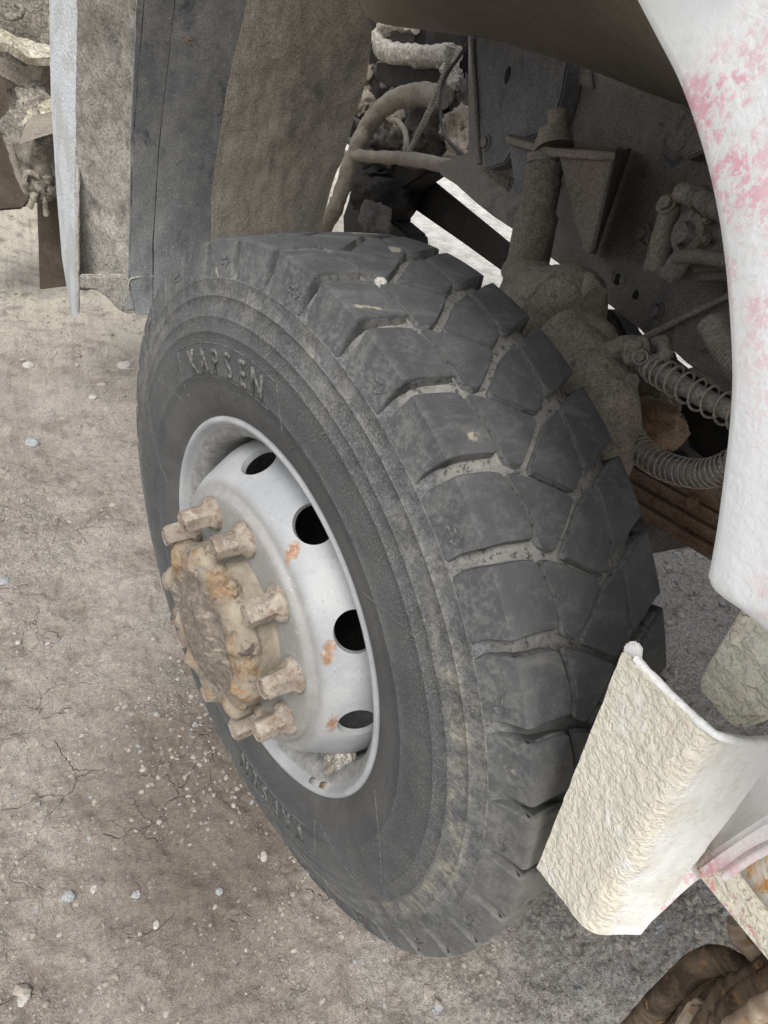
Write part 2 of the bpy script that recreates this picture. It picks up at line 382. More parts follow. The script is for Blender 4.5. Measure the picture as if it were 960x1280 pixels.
def hub_mat():
    k = NB('rusty_hub_mud'); c = k.objc()
    sep = k.n('SeparateXYZ'); k.l(c, sep.inputs[0]); X, Y, Z = sep.outputs
    rr = k.math('SQRT', k.math('ADD', k.math('MULTIPLY', X, X), k.math('MULTIPLY', Y, Y)))
    a = k.noise(18, 7, .7, c, .3); b = k.noise(34, 7, .75, c, .3); f = k.noise(300, 3, .7, c); m = k.noise(90, 6, .75, c)
    col = k.mix(k.ramp(a, .38, .64), (.25, .215, .165), (.345, .305, .235))
    col = k.mix(k.ramp(b, .54, .68, 0, .6), col, (.30, .205, .125))
    # front face: dark crust with pale flakes
    wob = k.math('ADD', rr, k.math('MULTIPLY', k.math('SUBTRACT', a, .5), .05))
    face = k.math('MULTIPLY', k.ramp(wob, .088, .118, 1, 0), k.ramp(Z, .205, .210))
    dark = k.mix(k.ramp(m, .40, .62), (.135, .113, .09), (.235, .20, .16))
    dark = k.mix(k.ramp(k.noise(24, 7, .75, k.mapv(c, (1, 2.2, 1), (4, 2, 2)), .4), .52, .64), dark, (.35, .31, .25))
    col = k.mix(face, col, dark)
    # broken rust along the front edge
    edge = k.math('MULTIPLY', k.ramp(wob, .094, .104), k.ramp(Z, .185, .205))
    col = k.mix(k.math('MULTIPLY', edge, k.ramp(k.noise(26, 7, .75, k.mapv(c, (1, 1, 1), (1, 5, 3)), .5), .46, .58, 0, .9)), col, k.mix(k.ramp(m, .4, .62), (.215, .125, .065), (.32, .225, .13)))
    col = k.mix(k.math('MULTIPLY', edge, k.ramp(k.noise(30, 7, .75, k.mapv(c, (1, 1, 1), (8, 1, 3)), .5), .54, .62, 0, .9)), col, (.085, .078, .072))
    h = k.math('ADD', k.noise(55, 8, .78, c, .3), k.math('MULTIPLY', f, .3))
    return k.done(col, .92, k.bump(h, .8, .006))
def paint_mat(name, white=(.80, .81, .80), red=None, ra=.5, stucco=.3, ss=230, cream=None, ca=.5, rsc=22):
    k = NB(name); col = white
    big = k.noise(7, 6, .6)
    col = k.mix(k.ramp(big, .35, .7), tuple(x * .90 for x in white), white)
    if cream:
        col = k.mix(k.ramp(k.noise(9, 7, .65, None, .3), .62 - .3 * ca, .72 - .3 * ca), col, cream)
        col = k.mix(k.ramp(k.noise(150, 4, .7), .55, .75, 0, .5), col, tuple(x * .72 for x in cream))
    if red:
        n1 = k.noise(rsc, 8, .75, None, .3); n2 = k.noise(4.5, 4, .5)
        n3 = k.ramp(k.noise(140, 6, .8), .40, .56); n1 = k.math('MULTIPLY', n1, k.math('ADD', k.math('MULTIPLY', n3, .35), .72))
        m = k.math('MULTIPLY', k.ramp(n1, .53 - .1 * ra, .60), k.ramp(n2, .47 - .06 * ra, .56, 0, .62))
        col = k.mix(m, col, red)
    col = k.mix(k.ramp(k.noise(55, 7, .8), .54, .70, 0, .5), col, tuple(x * .82 for x in white))
    w = k.noise(ss, 4, .55, None, .35); w2 = k.noise(ss * .35, 4, .6, None, .3)
    w = k.ramp(w, .36, .60); h = k.math('ADD', k.math('MULTIPLY', w, .7), k.math('MULTIPLY', w2, .7))
    h = k.math('ADD', h, k.math('MULTIPLY', k.noise(ss * 3.5, 3, .6), .25))
    return k.done(col, .78, k.bump(h, stucco, .003), spec=.3)
M['fender_paint'] = paint_mat('fender_paint', (.80, .82, .82), (.74, .19, .29), 1.05, .10, 120, None, 0, 34)
M['fender_plain'] = paint_mat('dusty_white_fender', (.50, .52, .54), None, 0, .7, 150, (.40, .41, .40), .5)
M['plate_cream'] = paint_mat('cream_wrinkled_paint', (.78, .77, .71), (.62, .12, .17), .10, 1.0, 95, (.74, .705, .575), .85)
def fold_mat():
    k = NB('cream_to_white_plate'); sp = k.n('SeparateXYZ'); k.l(k.pos, sp.inputs[0])
    m = k.ramp(k.math('ADD', sp.outputs[0], k.math('MULTIPLY', k.math('SUBTRACT', k.noise(22, 6, .7), .5), .035)), -.032, -.019)
    w = k.ramp(k.noise(150, 4, .55, None, .35), .36, .62); w2 = k.noise(52, 4, .6, None, .3)
    cream = k.mix(k.ramp(k.noise(12, 7, .65), .53, .68), (.67, .635, .53), (.68, .69, .68))
    cream = k.mix(k.ramp(w, .6, .1, 0, .35), cream, (.64, .60, .48))
    white = k.mix(k.ramp(k.noise(14, 8, .75), .44, .62), (.74, .74, .715), (.63, .61, .53)); white = k.mix(k.ramp(k.noise(160, 5, .75), .55, .66, 0, .6), white, (.55, .53, .46))
    col = k.mix(m, white, cream)
    red = k.math('MULTIPLY', k.ramp(k.noise(60, 7, .75), .56, .64), k.ramp(k.noise(14, 4, .5), .62, .68))
    col = k.mix(red, col, (.66, .16, .22))
    h = k.math('ADD', k.math('MULTIPLY', w, .9), k.math('MULTIPLY', w2, .9)); h = k.math('ADD', h, k.math('MULTIPLY', k.noise(330, 3, .6), .25))
    h = k.math('MULTIPLY', h, k.math('ADD', k.math('MULTIPLY', m, .85), .15))
    return k.done(col, .75, k.bump(h, .55, .0030), spec=.3)
M['plate_fold'] = fold_mat()
M['plate_white'] = paint_mat('chalky_white_paint', (.80, .80, .77), (.74, .20, .28), .22, .3, 180, (.72, .70, .60), .3)
M['plate_pink'] = paint_mat('pink_worn_paint', (.78, .77, .75), (.70, .16, .26), 2.4, .3, 200, None, 0, 40)
def rust_paint():
    k = NB('rust_streaked_paint'); 
    col = k.mix(k.ramp(k.noise(12, 5, .6), .4, .6), (.66, .65, .60), (.74, .73, .69))
    m = k.ramp(k.noise(30, 7, .7, k.mapv(k.pos, (1, 1, .5)), .8), .50, .60)
    col = k.mix(m, col, k.mix(k.ramp(k.noise(90, 5, .7), .4, .6), (.50, .24, .08), (.72, .50, .25)))
    return k.done(col, .8, k.bump(k.noise(160, 5, .7), .5, .003))
M['rust_paint'] = rust_paint()
def hook_mat(name, dark):
    k = NB(name)
    a = k.noise(20, 7, .7, k.mapv(k.pos, (1, 1, 1)), 1.0)
    col = k.mix(k.ramp(a, .4, .6), (.055, .040, .028) if dark else (.30, .22, .15), (.17, .125, .08) if dark else (.50, .42, .31))
    col = k.mix(k.ramp(k.noise(45, 6, .7), .55, .68), col, (.36, .20, .09))
    return k.done(col, .8, k.bump(k.noise(110, 7, .75), .6, .004))
M['hook_dark'] = hook_mat('oily_rust', True); M['hook_light'] = hook_mat('dry_rust', False)

def ground_mat():
    k = NB('dried_mud_ground')
    warp = k.n('TexNoise'); warp.inputs['Scale'].default_value = 7; warp.inputs['Detail'].default_value = 4; k.l(k.pos, warp.inputs['Vector'])
    vm = k.n('VectorMath', operation='SCALE'); k.l(warp.outputs['Color'], vm.inputs[0]); vm.inputs['Scale'].default_value = .16
    va = k.n('VectorMath', operation='ADD'); k.l(k.pos, va.inputs[0]); k.l(vm.outputs[0], va.inputs[1]); wp = va.outputs[0]
    big = k.noise(1.6, 6, .6, None, .3); mid = k.noise(11, 7, .7, None, .3); fine = k.noise(120, 5, .75); grit = k.noise(480, 3, .75)
    col = k.mix(k.ramp(big, .38, .62), (.285, .248, .212), (.365, .330, .290))
    col = k.mix(k.ramp(mid, .42, .66, 0, .8), col, (.42, .378, .33))
    col = k.mix(k.ramp(mid, .46, .34, 0, .6), col, (.225, .182, .148))
    # greyer grit towards the truck's nose, pale rubble further back
    sp = k.n('SeparateXYZ'); k.l(k.pos, sp.inputs[0])
    gx = k.math('ADD', k.math('MULTIPLY', sp.outputs[0], -1.0), k.math('MULTIPLY', sp.outputs[1], .35))
    gx = k.math('ADD', gx, k.math('MULTIPLY', k.math('SUBTRACT', big, .5), 1.2))
    col = k.mix(k.ramp(gx, .0, .55, 0, .8), col, k.mix(k.ramp(fine, .36, .62), (.27, .255, .235), (.46, .44, .41)))
    pal = k.math('MULTIPLY', k.ramp(sp.outputs[1], -1.5, -2.6), k.ramp(mid, .36, .56))
    col = k.mix(pal, col, (.50, .455, .37))
    far_lit = k.ramp(sp.outputs[0], -1.7, -2.2)
    col = k.mix(far_lit, col, k.mix(k.ramp(mid, .35, .6), (.40, .385, .355), (.60, .58, .54)))  # ground past the truck coloured paler to stand for bright daylight there
    contact_shade = k.math('MULTIPLY', k.near((.22, .05, 0), .12, .30, k.pos, (1.6, .75, 1)), k.ramp(mid, .25, .6, .55, 1)); col = k.mix(k.math('MULTIPLY', contact_shade, .8), col, (.165, .134, .108))  # contact shadow beside the tyre, painted into the ground colour as brown
    grv = k.math('MULTIPLY', k.ramp(k.noise(2.3, 5, .6, k.mapv(k.pos, (1, 1, 1), (7, 3, 2))), .50, .60), k.ramp(k.vor(120, 'F1'), .18, .42, 1, .15))
    col = k.mix(k.math('MULTIPLY', grv, .65), col, k.mix(k.vor(120, 'F1', out='Color'), (.20, .19, .18), (.50, .485, .45)))
    # cracks
    e = k.vor(6.5, 'DISTANCE_TO_EDGE', wp); cm = k.math('MULTIPLY', k.ramp(e, .002, .013, 1, 0), k.ramp(k.noise(3.2, 4, .6), .54, .62, 0, .8))
    e2 = k.vor(17, 'DISTANCE_TO_EDGE', wp); cm2 = k.math('MULTIPLY', k.ramp(e2, .006, .035, 1, 0), k.ramp(k.noise(4.1, 4, .6, k.mapv(k.pos, (1, 1, 1), (5, 3, 1))), .57, .66, 0, .8))
    crack = k.math('MAXIMUM', cm, cm2)
    crack = k.math('MULTIPLY', crack, k.ramp(far_lit, .2, .8, 1, 0))
    col = k.mix(k.math('MULTIPLY', crack, .5), col, (.13, .105, .085))
    # embedded grit
    vs = k.vor(85, 'F1'); pk = k.math('MULTIPLY', k.ramp(vs, .20, .30, 1, 0), k.ramp(k.noise(9, 4, .6, k.mapv(k.pos, (1, 1, 1), (2, 9, 1))), .48, .62))
    pk = k.math('MULTIPLY', pk, k.ramp(k.vor(85, 'F1', out='Color'), .45, .6))
    col = k.mix(k.math('MULTIPLY', pk, .7), col, (.50, .47, .42))
    v = k.n('VectorMath', operation='SCALE'); k.l(col, v.inputs[0]); k.l(k.ramp(k.math('ADD', k.math('MULTIPLY', grit, .5), k.math('MULTIPLY', fine, .5)), .36, .64, .66, 1.28), v.inputs['Scale'])
    h = k.math('ADD', k.math('MULTIPLY', fine, 1.0), k.math('MULTIPLY', grit, .5))
    h = k.math('ADD', h, k.math('MULTIPLY', pk, .5)); h = k.math('ADD', h, k.math('MULTIPLY', grv, .7)); h = k.math('SUBTRACT', h, k.math('MULTIPLY', crack, 1.6))
    n1 = k.bump(mid, .7, .02); n2 = k.bump(h, .8, .007, n1)
    return k.done(v.outputs[0], .95, n2, spec=.2)
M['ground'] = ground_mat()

# ------------------------------------------------------------ ground
def gz(x, y):
    h = .010 * noise.fractal(Vector((x * 2.1, y * 2.1, 3)), .8, 2.0, 4) + .0105 * noise.fractal(Vector((x * 9, y * 9, 7)), .75, 2.0, 4)
    h += .0052 * noise.fractal(Vector((x * 34, y * 34, 1)), .7, 2.0, 3)
    if -1.2 < x < 1.3 and -2 < y < 1.3: h += .0020 * noise.fractal(Vector((x * 85, y * 85, 4)), .7, 2.0, 2)
    # shallow ruts running along the truck on the outer side
    rut = math.exp(-((x - .44 - .05 * math.sin(y * 3)) / .07) ** 2) * .012 + math.exp(-((x - .66 - .04 * math.sin(y * 4 + 1)) / .05) ** 2) * .007
    h -= rut * (1 if y < .3 else max(0, 1 - (y - .3) * 2))
    # mud pushed up against the tyre
    d = abs((x - .13) * .97 + y * .24); h += .014 * math.exp(-((d - .05) / .09) ** 2) * math.exp(-((y - .02) / .35) ** 2)
    # rubble heap far back on the outer side
    h += .16 * math.exp(-((x - .6) / .9) ** 2 - ((y + 4.2) / .8) ** 2) * (1 + .5 * noise.fractal(Vector((x * 4, y * 4, 1)), .8, 2, 4))
    r = math.hypot(x, y)
    if r > 8: h *= 0.3
    return h - .002
def axis(lo, hi, step, g=1.085, far=350):
    a = list(np.arange(lo, hi, step)); s = step
    while a[-1] < far: s *= g; a.append(a[-1] + s)
    s = step
    while a[0] > -far: s *= g; a.insert(0, a[0] - s)
    return a
gxs, gys = axis(-.75, .95, .0052, 1.07), axis(-1.2, 1.05, .0058, 1.07)
nx, ny = len(gxs), len(gys)
gv = [(x, y, gz(x, y)) for y in gys for x in gxs]
gf = [(j * nx + i, j * nx + i + 1, (j + 1) * nx + i + 1, (j + 1) * nx + i) for j in range(ny - 1) for i in range(nx - 1)]
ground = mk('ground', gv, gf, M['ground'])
tag(ground, 'dried brown mud ground with cracks and trodden gravel', kind='structure')

# gravel pressed into the ground: uncountable, one mesh
def stone_shape(bm, c, r, flat=.6, seed=0, sub=1):
    g = bmesh.ops.create_icosphere(bm, subdivisions=sub, radius=1)
    a = random.uniform(0, 6.28); ca, sa = math.cos(a), math.sin(a); el = random.uniform(.65, 1.0)
    for v in g['verts']:
        d = v.co.copy(); s = 1 + .20 * noise.noise(d * 1.3 + Vector((seed, seed * .7, 0)))
        x, y, z = d.x * r * s, d.y * r * s * el, d.z * r * flat * s
        v.co = Vector((c[0] + x * ca - y * sa, c[1] + x * sa + y * ca, c[2] + z))
k = NB('mixed_gravel'); cc = k.vor(60, 'F1', out='Color')
s3 = k.n('SeparateXYZ'); k.l(cc, s3.inputs[0])
gc = k.mix(s3.outputs[0], (.20, .172, .145), (.36, .33, .285)); gc = k.mix(k.ramp(s3.outputs[1], .88, .95), gc, (.27, .28, .29))
M['gravel'] = k.done(gc, .9, k.bump(k.noise(220, 4, .7), .5, .003))
tb = bmesh.new(); bmesh.ops.create_icosphere(tb, subdivisions=1, radius=1); tb.verts.index_update()
ICO = np.array([v.co[:] for v in tb.verts]); ICF = np.array([[v.index for v in f.verts] for f in tb.faces]); tb.free()
rng = np.random.default_rng(4); allv, allf, cnt = [], [], 0
for i in range(60000):
    z = random.random()
    if z < .45: x, y = random.uniform(-.7, 1.0), random.uniform(-1.2, 1.0)
    elif z < .80: x, y = random.uniform(-2.6, -.35), random.uniform(-1.6, 1.2)
    else: x, y = random.uniform(-.3, 1.6), random.uniform(-4.2, -1.0)
    dens = noise.noise(Vector((x * 3.1, y * 3.1, 5))) * .5 + .5
    if x < -.25: dens += .22
    if dens < random.uniform(.35, .85): continue
    r = random.choice((.0015, .0018, .0022, .003, .0038, .0055)) * random.uniform(.7, 1.35) * (1.6 if y < -1.3 or x < -.6 else 1)
    if random.random() < .03: r *= 2.0
    sc_ = rng.uniform(.72, 1.25, (len(ICO), 1)); a_ = random.uniform(0, 6.28)
    P = ICO * sc_ * r * np.array([1, random.uniform(.6, 1), random.uniform(.35, .6)])
    P = P @ np.array([[math.cos(a_), math.sin(a_), 0], [-math.sin(a_), math.cos(a_), 0], [0, 0, 1]])
    allv.append(P + np.array([x, y, gz(x, y) + r * .02])); allf.append(ICF + cnt); cnt += len(ICO)
gm = bpy.data.meshes.new('gravel'); gm.from_pydata(np.concatenate(allv).tolist(), [], np.concatenate(allf).tolist()); gm.update()
gr = fin('gravel', gm, M['gravel'], None, False)
tag(gr, 'fine gravel and grit pressed into the mud', kind='stuff')
# single stones that can be told apart
for (px, py, r, mt, lab) in [
    (195, 1156, .0075, 'stone', 'small white rounded stone on the mud below the wheel, lower left'),
    (28, 1250, .0125, 'stone', 'pale flat stone half sunk in the mud at the bottom left corner'),
    (170, 1118, .008, 'stone_blue', 'dark blue grey stone in the mud left of the white pebble'),
    (85, 1120, .012, 'stone_blue', 'flat bluish stone set flush in the mud, lower left'),
    (35, 456, .022, 'stone', 'whitish stone beside the wheel track, upper left'),
    (116, 496, .015, 'stone', 'small round pale stone in the dry mud left of the tyre top'),
    (40, 553, .026, 'stone_blue', 'rounded blue grey stone at the left edge of the ground'),
    (6, 726, .014, 'stone_blue', 'bluish flat stone at the far left edge level with the hub'),
    (22, 803, .007, 'stone', 'thin white sliver of stone on brown mud at the left'),
    (60, 804, .006, 'stone', 'tiny white pebble right of the white sliver'),
    (155, 456, .030, 'stone', 'broad dull stone lump lying beside the top of the tyre'),
    (380, 1065, .012, 'stone', 'white chalky stone pressed against the foot of the tyre'),
    (330, 1070, .010, 'stone', 'pale rubble stone just left of the tyre foot'),
    (833, 1200, .009, 'stone_blue', 'grey blue stone between the cream plate and the rusty hook'),
    (870, 1163, .006, 'stone', 'small pale stone above the rusty hook'),
    (274, 1114, .007, 'stone_blue', 'small slate blue stone in cracked mud below the tyre'),
    (118, 1110, .009, 'stone', 'light grey stone chip near the lower left cracks')]:
    p = at(px, py, z=0.0); bm = bmesh.new(); z0 = gz(p.x, p.y)
    p = at(px, py, z=z0 + r * .2); stone_shape(bm, (0, 0, 0), r, .45, px, 3)
    for v in bm.verts: v.co += v.co.normalized() * r * .08 * noise.noise(v.co * (2.5 / r))
    o = from_bm('stone', bm, M[mt], None, True, 50); o.location = (p.x, p.y, z0 + r * .12)
    tag(o, lab, 'stone')

# ------------------------------------------------------------ truck
truck = tag(link(bpy.data.objects.new('truck', None)),
            'muddy white and red truck, close up of its turned front wheel and arch', 'truck')
# wheel frame: local Z is the axle pointing outwards
U = Vector((-0.19365455, 0.78421566, 0.58949445)); V = Vector((0.14132462, -0.5723033, 0.80777242)); A = Vector((0.97083740, 0.23973889, 0))
WM = Matrix(((U.x, V.x, A.x, 0), (U.y, V.y, A.y, 0), (U.z, V.z, A.z, .505), (0, 0, 0, 1)))
def pol(th, r, z): return Vector((r * math.cos(th), r * math.sin(th), z))
def lathe(bm, prof, n, fn=None):
    rings = []
    for i in range(n):
        th = 2 * math.pi * i / n
        rings.append([bm.verts.new(pol(th, *(fn(th, r, z) if fn else (r, z)))) for r, z in prof])
    for i in range(n):
        a_, b_ = rings[i], rings[(i + 1) % n]
        for j in range(len(prof) - 1): bm.faces.new((a_[j], b_[j], b_[j + 1], a_[j + 1]))
    return rings
# --- tyre carcass
sh_top, sh_bot = (.532, .117), (.494, .1295)
side = [(.494, .1295), (.4935, .1303), (.4925, .1303), (.4915, .1300), (.480, .1325), (.4725, .1345), (.472, .1354), (.4708, .1354), (.470, .1348), (.460, .1375), (.450, .1400),
        (.4475, .1408), (.4468, .1418), (.4455, .1420), (.4445, .1413), (.436, .1433), (.428, .1446), (.4272, .1454), (.4260, .1454), (.4252, .1449), (.415, .1455), (.40, .1455), (.385, .1450), (.3705, .1440),
        (.3698, .1444), (.3688, .1444), (.368, .1438), (.350, .1415), (.335, .1385), (.322, .1345), (.314, .1305), (.3095, .1265), (.3065, .1255), (.3035, .1215), (.300, .112), (.285, .105)]
crown_floor = [(.5350, 0), (.5345, .03), (.5333, .06), (.5290, .09), (.5250, .103), (.5190, .1085), (.5115, .1130), (.5030, .1185), (.4970, .1245)]
half = crown_floor + side
prof = [(r, -z) for r, z in half[::-1]][:-1] + half
bm = bmesh.new()
lathe(bm, prof, 300)
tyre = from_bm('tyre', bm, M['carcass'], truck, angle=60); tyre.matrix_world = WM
tag(tyre, 'worn black tyre with dusty sidewall and raised maker name')
# --- tread blocks: plan (arc in degrees, q across), every pitch carries four
R0, PITCH = .545, 360 / 38
DEG = math.pi / 180
def surf(arc, q, dep):
    s = 1 if q >= 0 else -1; aq = abs(q)
    if aq <= .117:
        t = aq / .117; r = .545 - .0045 * t * t - (.0022 * max(0, (aq - .112) / .005) ** 2); z = aq; nr, nz = 1, 0
        if aq > .113: nr, nz = .9, .42
    else:
        t = (aq - .117) / .0400; r = .5383 + (.494 - .5383) * t - .0035 * math.sin(math.pi * t); z = .117 + (.1295 - .117) * t; nr, nz = .62, .78
    return pol(arc / R0, r - dep * nr, s * (z - dep * nz))
def inset(poly, ws):
    n = len(poly); L = []
    area = sum(poly[i][0] * poly[(i + 1) % n][1] - poly[(i + 1) % n][0] * poly[i][1] for i in range(n))
    sg = 1 if area > 0 else -1
    for i in range(n):
        a_, b_ = poly[i], poly[(i + 1) % n]; dx, dy = b_[0] - a_[0], b_[1] - a_[1]; l = math.hypot(dx, dy)
        nx_, ny_ = -dy / l * sg, dx / l * sg
        L.append((a_[0] + nx_ * ws[i], a_[1] + ny_ * ws[i], dx, dy))
    out = []
    for i in range(n):
        x1, y1, dx1, dy1 = L[i - 1]; x2, y2, dx2, dy2 = L[i]; det = dx1 * dy2 - dy1 * dx2
        if abs(det) < .02 * math.hypot(dx1, dy1) * math.hypot(dx2, dy2): out.append((x2, y2)); continue
        t = ((x2 - x1) * dy2 - (y2 - y1) * dx2) / det; out.append((x1 + dx1 * t, y1 + dy1 * t))
    return out
def rounded(poly, keep=(), f=.16):
    out = []; n = len(poly)
    for i in range(n):
        p, a_, b_ = poly[i], poly[i - 1], poly[(i + 1) % n]
        if i in keep: out.append(p); continue
        for o in (a_, b_):
            l = math.hypot(o[0] - p[0], o[1] - p[1]); k_ = min(f, .004 / l)
            out.append((p[0] + (o[0] - p[0]) * k_, p[1] + (o[1] - p[1]) * k_))
    return out
def block_mesh(name, pts, ws):
    ws = [w_ * 1.02 + (.0004 if w_ else 0) for w_ in ws]
    P = [(d * DEG * R0, q) for d, q in pts]
    P = rounded(inset(P, ws))
    bm = bmesh.new(); f = bm.faces.new([bm.verts.new((x, y, 0)) for x, y in P])
    xs = [p[0] for p in P]; ys = [p[1] for p in P]
    cuts = [('x', v) for v in np.arange(min(xs) + .009, max(xs), .011)] + [('y', v) for v in (-.143, -.13, -.117, -.112, -.106, -.100, -.08, -.06, -.04, -.02, 0, .02, .04, .06, .08, .100, .106, .112, .117, .13, .143)]
    for ax, v in cuts:
        co, no = ((v, 0, 0), (1, 0, 0)) if ax == 'x' else ((0, v, 0), (0, 1, 0))
        bmesh.ops.bisect_plane(bm, geom=bm.verts[:] + bm.edges[:] + bm.faces[:], plane_co=co, plane_no=no)
    bmesh.ops.remove_doubles(bm, verts=bm.verts, dist=.0002)
    bm.normal_update()
    lay = {}
    def norms():
        N = {}
        for e in bm.edges:
            if len(e.link_faces) == 1:
                a_, b_ = e.verts; c_ = e.link_faces[0].calc_center_median(); m_ = (a_.co + b_.co) / 2
                d = b_.co - a_.co; n_ = Vector((d.y, -d.x, 0)).normalized()
                if n_.dot(m_ - c_) < 0: n_ = -n_
                for v in (a_, b_): N[v] = N.get(v, Vector((0, 0, 0))) + n_
        return {v: n.normalized() for v, n in N.items()}
    N0 = norms()
    for (dep, outw) in ((.0016, .0012), (.0045, .0004), (.0200, .0008)):
        es = [e for e in bm.edges if len(e.link_faces) == 1]
        old = {v: n for v, n in N0.items()}
        g = bmesh.ops.extrude_edge_only(bm, edges=es)
        nv = [v for v in g['geom'] if isinstance(v, bmesh.types.BMVert)]
        N1 = {}
        for v in nv:
            # its partner below
            for e in v.link_edges:
                o = e.other_vert(v)
                if o in old and (o.co - v.co).length < 1e-7:
                    v.co += old[o] * outw; lay[v] = dep; N1[v] = old[o]; break
        N0 = N1
    for v in bm.verts:
        x, y = v.co.x, v.co.y; d = lay.get(v, 0)
        v.co = surf(x, y, d + (.0 if d else 0))
        if d == 0: v.co *= 1.0
    bmesh.ops.recalc_face_normals(bm, faces=bm.faces)
    # outward facing
    top = max(bm.faces, key=lambda f_: f_.calc_center_median().xy.length)
    if top.normal.dot(top.calc_center_median()) < 0: bmesh.ops.reverse_faces(bm, faces=bm.faces)
    for e in bm.edges:
        if len(e.link_faces) == 2 and e.calc_face_angle(0) > R(38): e.smooth = False
    me = bpy.data.meshes.new(name); bm.to_mesh(me); bm.free()
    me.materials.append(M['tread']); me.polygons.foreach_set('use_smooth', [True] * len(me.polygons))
    return me
p9 = PITCH; QE = .157
Aq = [(.9, QE), (1.4, .140), (1.1, .100), (.75, .080), (0, .062), (-2.4, .0575), (-4.75, .0535), (-7.2, .0525), (-9.2, .0555), (-8.75, .080), (1.1 - p9, .100), (1.4 - p9, .140), (.9 - p9, QE)]
Aw = [.0082, .0092, .0096, .0088, .0046, .0045, .0045, .0045, .0088, .0096, .0092, .0082, 0]
Bq = [(0, .061), (-1.45, .036), (-3.6, .008), (-5.9, -.0225), (-8.6, .007), (-1.45 - p9, .036), (-9.3, .0545), (-7.2, .0525), (-4.75, .0535), (-2.4, .0575)]
Bw = [.0055, .0042, .0042, .0058, .0058, .004, .0045, .0045, .0045, .0045]
Cq = [(-1.45 - p9, .036), (-8.6, .007), (-5.9, -.0225), (-4.9, -.043), (-4.9, -.0520), (-6.7, -.0525), (-8.6, -.0505), (-11.2, -.0480), (-13.7, -.0455), (-15.4, -.0225), (-13.1, .008)]
Cw = [.0060, .0062, .0085, .006, .0036, .0036, .0036, .0036, .0080, .0042, .0042]
Dq = [(-4.9, -.0530), (-3.9, -.070), (-2.9, -.090), (-2.2, -.110), (-1.6, -QE), (-1.6 - p9, -QE), (-2.2 - p9, -.110), (-2.9 - p9, -.090), (-3.9 - p9, -.070), (-13.6, -.0470), (-11.2, -.0480), (-8.6, -.0505), (-6.7, -.0525)]
Dw = [.0085, .0092, .0095, .0095, 0, .0095, .0095, .0092, .0085, .0036, .0036, .0036, .0036]
kinds = [block_mesh('tread_block', q, w_) for q, w_ in ((Aq, Aw), (Bq, Bw), (Cq, Cw), (Dq, Dw))]
TH0 = 29.84
for i in range(38):
    for me in kinds:
        o = bpy.data.objects.new('tread_block', me); link(o, tyre)
        o.matrix_parent_inverse = Matrix(); o.matrix_local = Matrix.Rotation(R(TH0 - i * PITCH), 4, 'Z')
# arrows moulded on the shoulder
def flat_marks(name, quads, mat, parent, h=.0012):
    bm = bmesh.new()
    for q in quads:
        g = bm.faces.new([bm.verts.new(p) for p in q]); bm.normal_update(); n_ = g.normal.copy()
        if n_.z < 0: n_ = -n_
        e = bmesh.ops.extrude_face_region(bm, geom=[g])
        for v in e['geom']:
            if isinstance(v, bmesh.types.BMVert): v.co += n_ * h
    return from_bm(name, bm, mat, parent, False)
arrow_me = None
def sp(th, q):  # point on the shoulder flank
    return surf(th * DEG * R0, q, -.0002)
for i in range(19):
    th = TH0 + 4.4 - i * 2 * PITCH
    if arrow_me is None:
        qs = []
        def bar(p0, p1, w_=.0011):
            d = Vector((p1[0] - p0[0], p1[1] - p0[1])); n_ = Vector((-d.y, d.x)).normalized() * w_ / 2
            qs.append([sp((x / (R0 * DEG)), y) for x, y in ((p0[0] - n_.x, p0[1] - n_.y), (p1[0] - n_.x, p1[1] - n_.y), (p1[0] + n_.x, p1[1] + n_.y), (p0[0] + n_.x, p0[1] + n_.y))])
        bar((.012, .134), (-.004, .134)); bar((.012, .139), (-.004, .139)); bar((-.004, .130), (-.0125, .1365)); bar((-.0125, .1365), (-.004, .143)); bar((-.004, .130), (-.004, .134)); bar((-.004, .139), (-.004, .143))
        o = flat_marks('direction_arrow', qs, M['letter'], tyre); arrow_me = o.data
    else: o = link(bpy.data.objects.new('direction_arrow', arrow_me), tyre)
    o.matrix_local = Matrix.Rotation(R(th), 4, 'Z')
# --- maker's name
def sidez(r): return float(np.interp(r, [.30, .322, .335, .35, .370, .385, .40, .415, .43, .436, .445], [.112, .1345, .1385, .1415, .1440, .1450, .1455, .1455, .1445, .1435, .1416]))
def lettering(text, th_a, th_b, rc, h):
    for i, ch in enumerate(text):
        cu = bpy.data.curves.new('letter', 'FONT'); cu.body = ch; cu.size = 1; cu.align_x = 'CENTER'; cu.extrude = 0; cu.offset = .012; cu.resolution_u = 4
        tmp = bpy.data.objects.new('t', cu); COL.objects.link(tmp); bpy.context.view_layer.update()
        me = bpy.data.meshes.new_from_object(tmp.evaluated_get(bpy.context.evaluated_depsgraph_get())); bpy.data.objects.remove(tmp)
        th = R(th_a + (th_b - th_a) * i / (len(text) - 1))
        bm = bmesh.new(); bm.from_mesh(me); bpy.data.meshes.remove(me)
        bmesh.ops.remove_doubles(bm, verts=bm.verts, dist=1e-4)
        def conv(v_, lift):
            r = rc + (v_.y - .36) * h / .73; t = th - v_.x * h * .80 / .73 / rc
            return r, t, lift
        g = bmesh.ops.extrude_face_region(bm, geom=bm.faces[:])
        top = {v for v in g['geom'] if isinstance(v, bmesh.types.BMVert)}
        for v in bm.verts:
            r, t, l_ = conv(v.co, .0022 if v in top else -.0005)
            v.co = pol(t, r, sidez(r) + l_)
        from_bm('letter', bm, M['letter'], tyre, False).matrix_parent_inverse = Matrix()
lettering('KAPSEN', 86.2, 57.2, .3885, .037)
lettering('KAPSEN', 86.2 - 180, 57.2 - 180, .3885, .037)
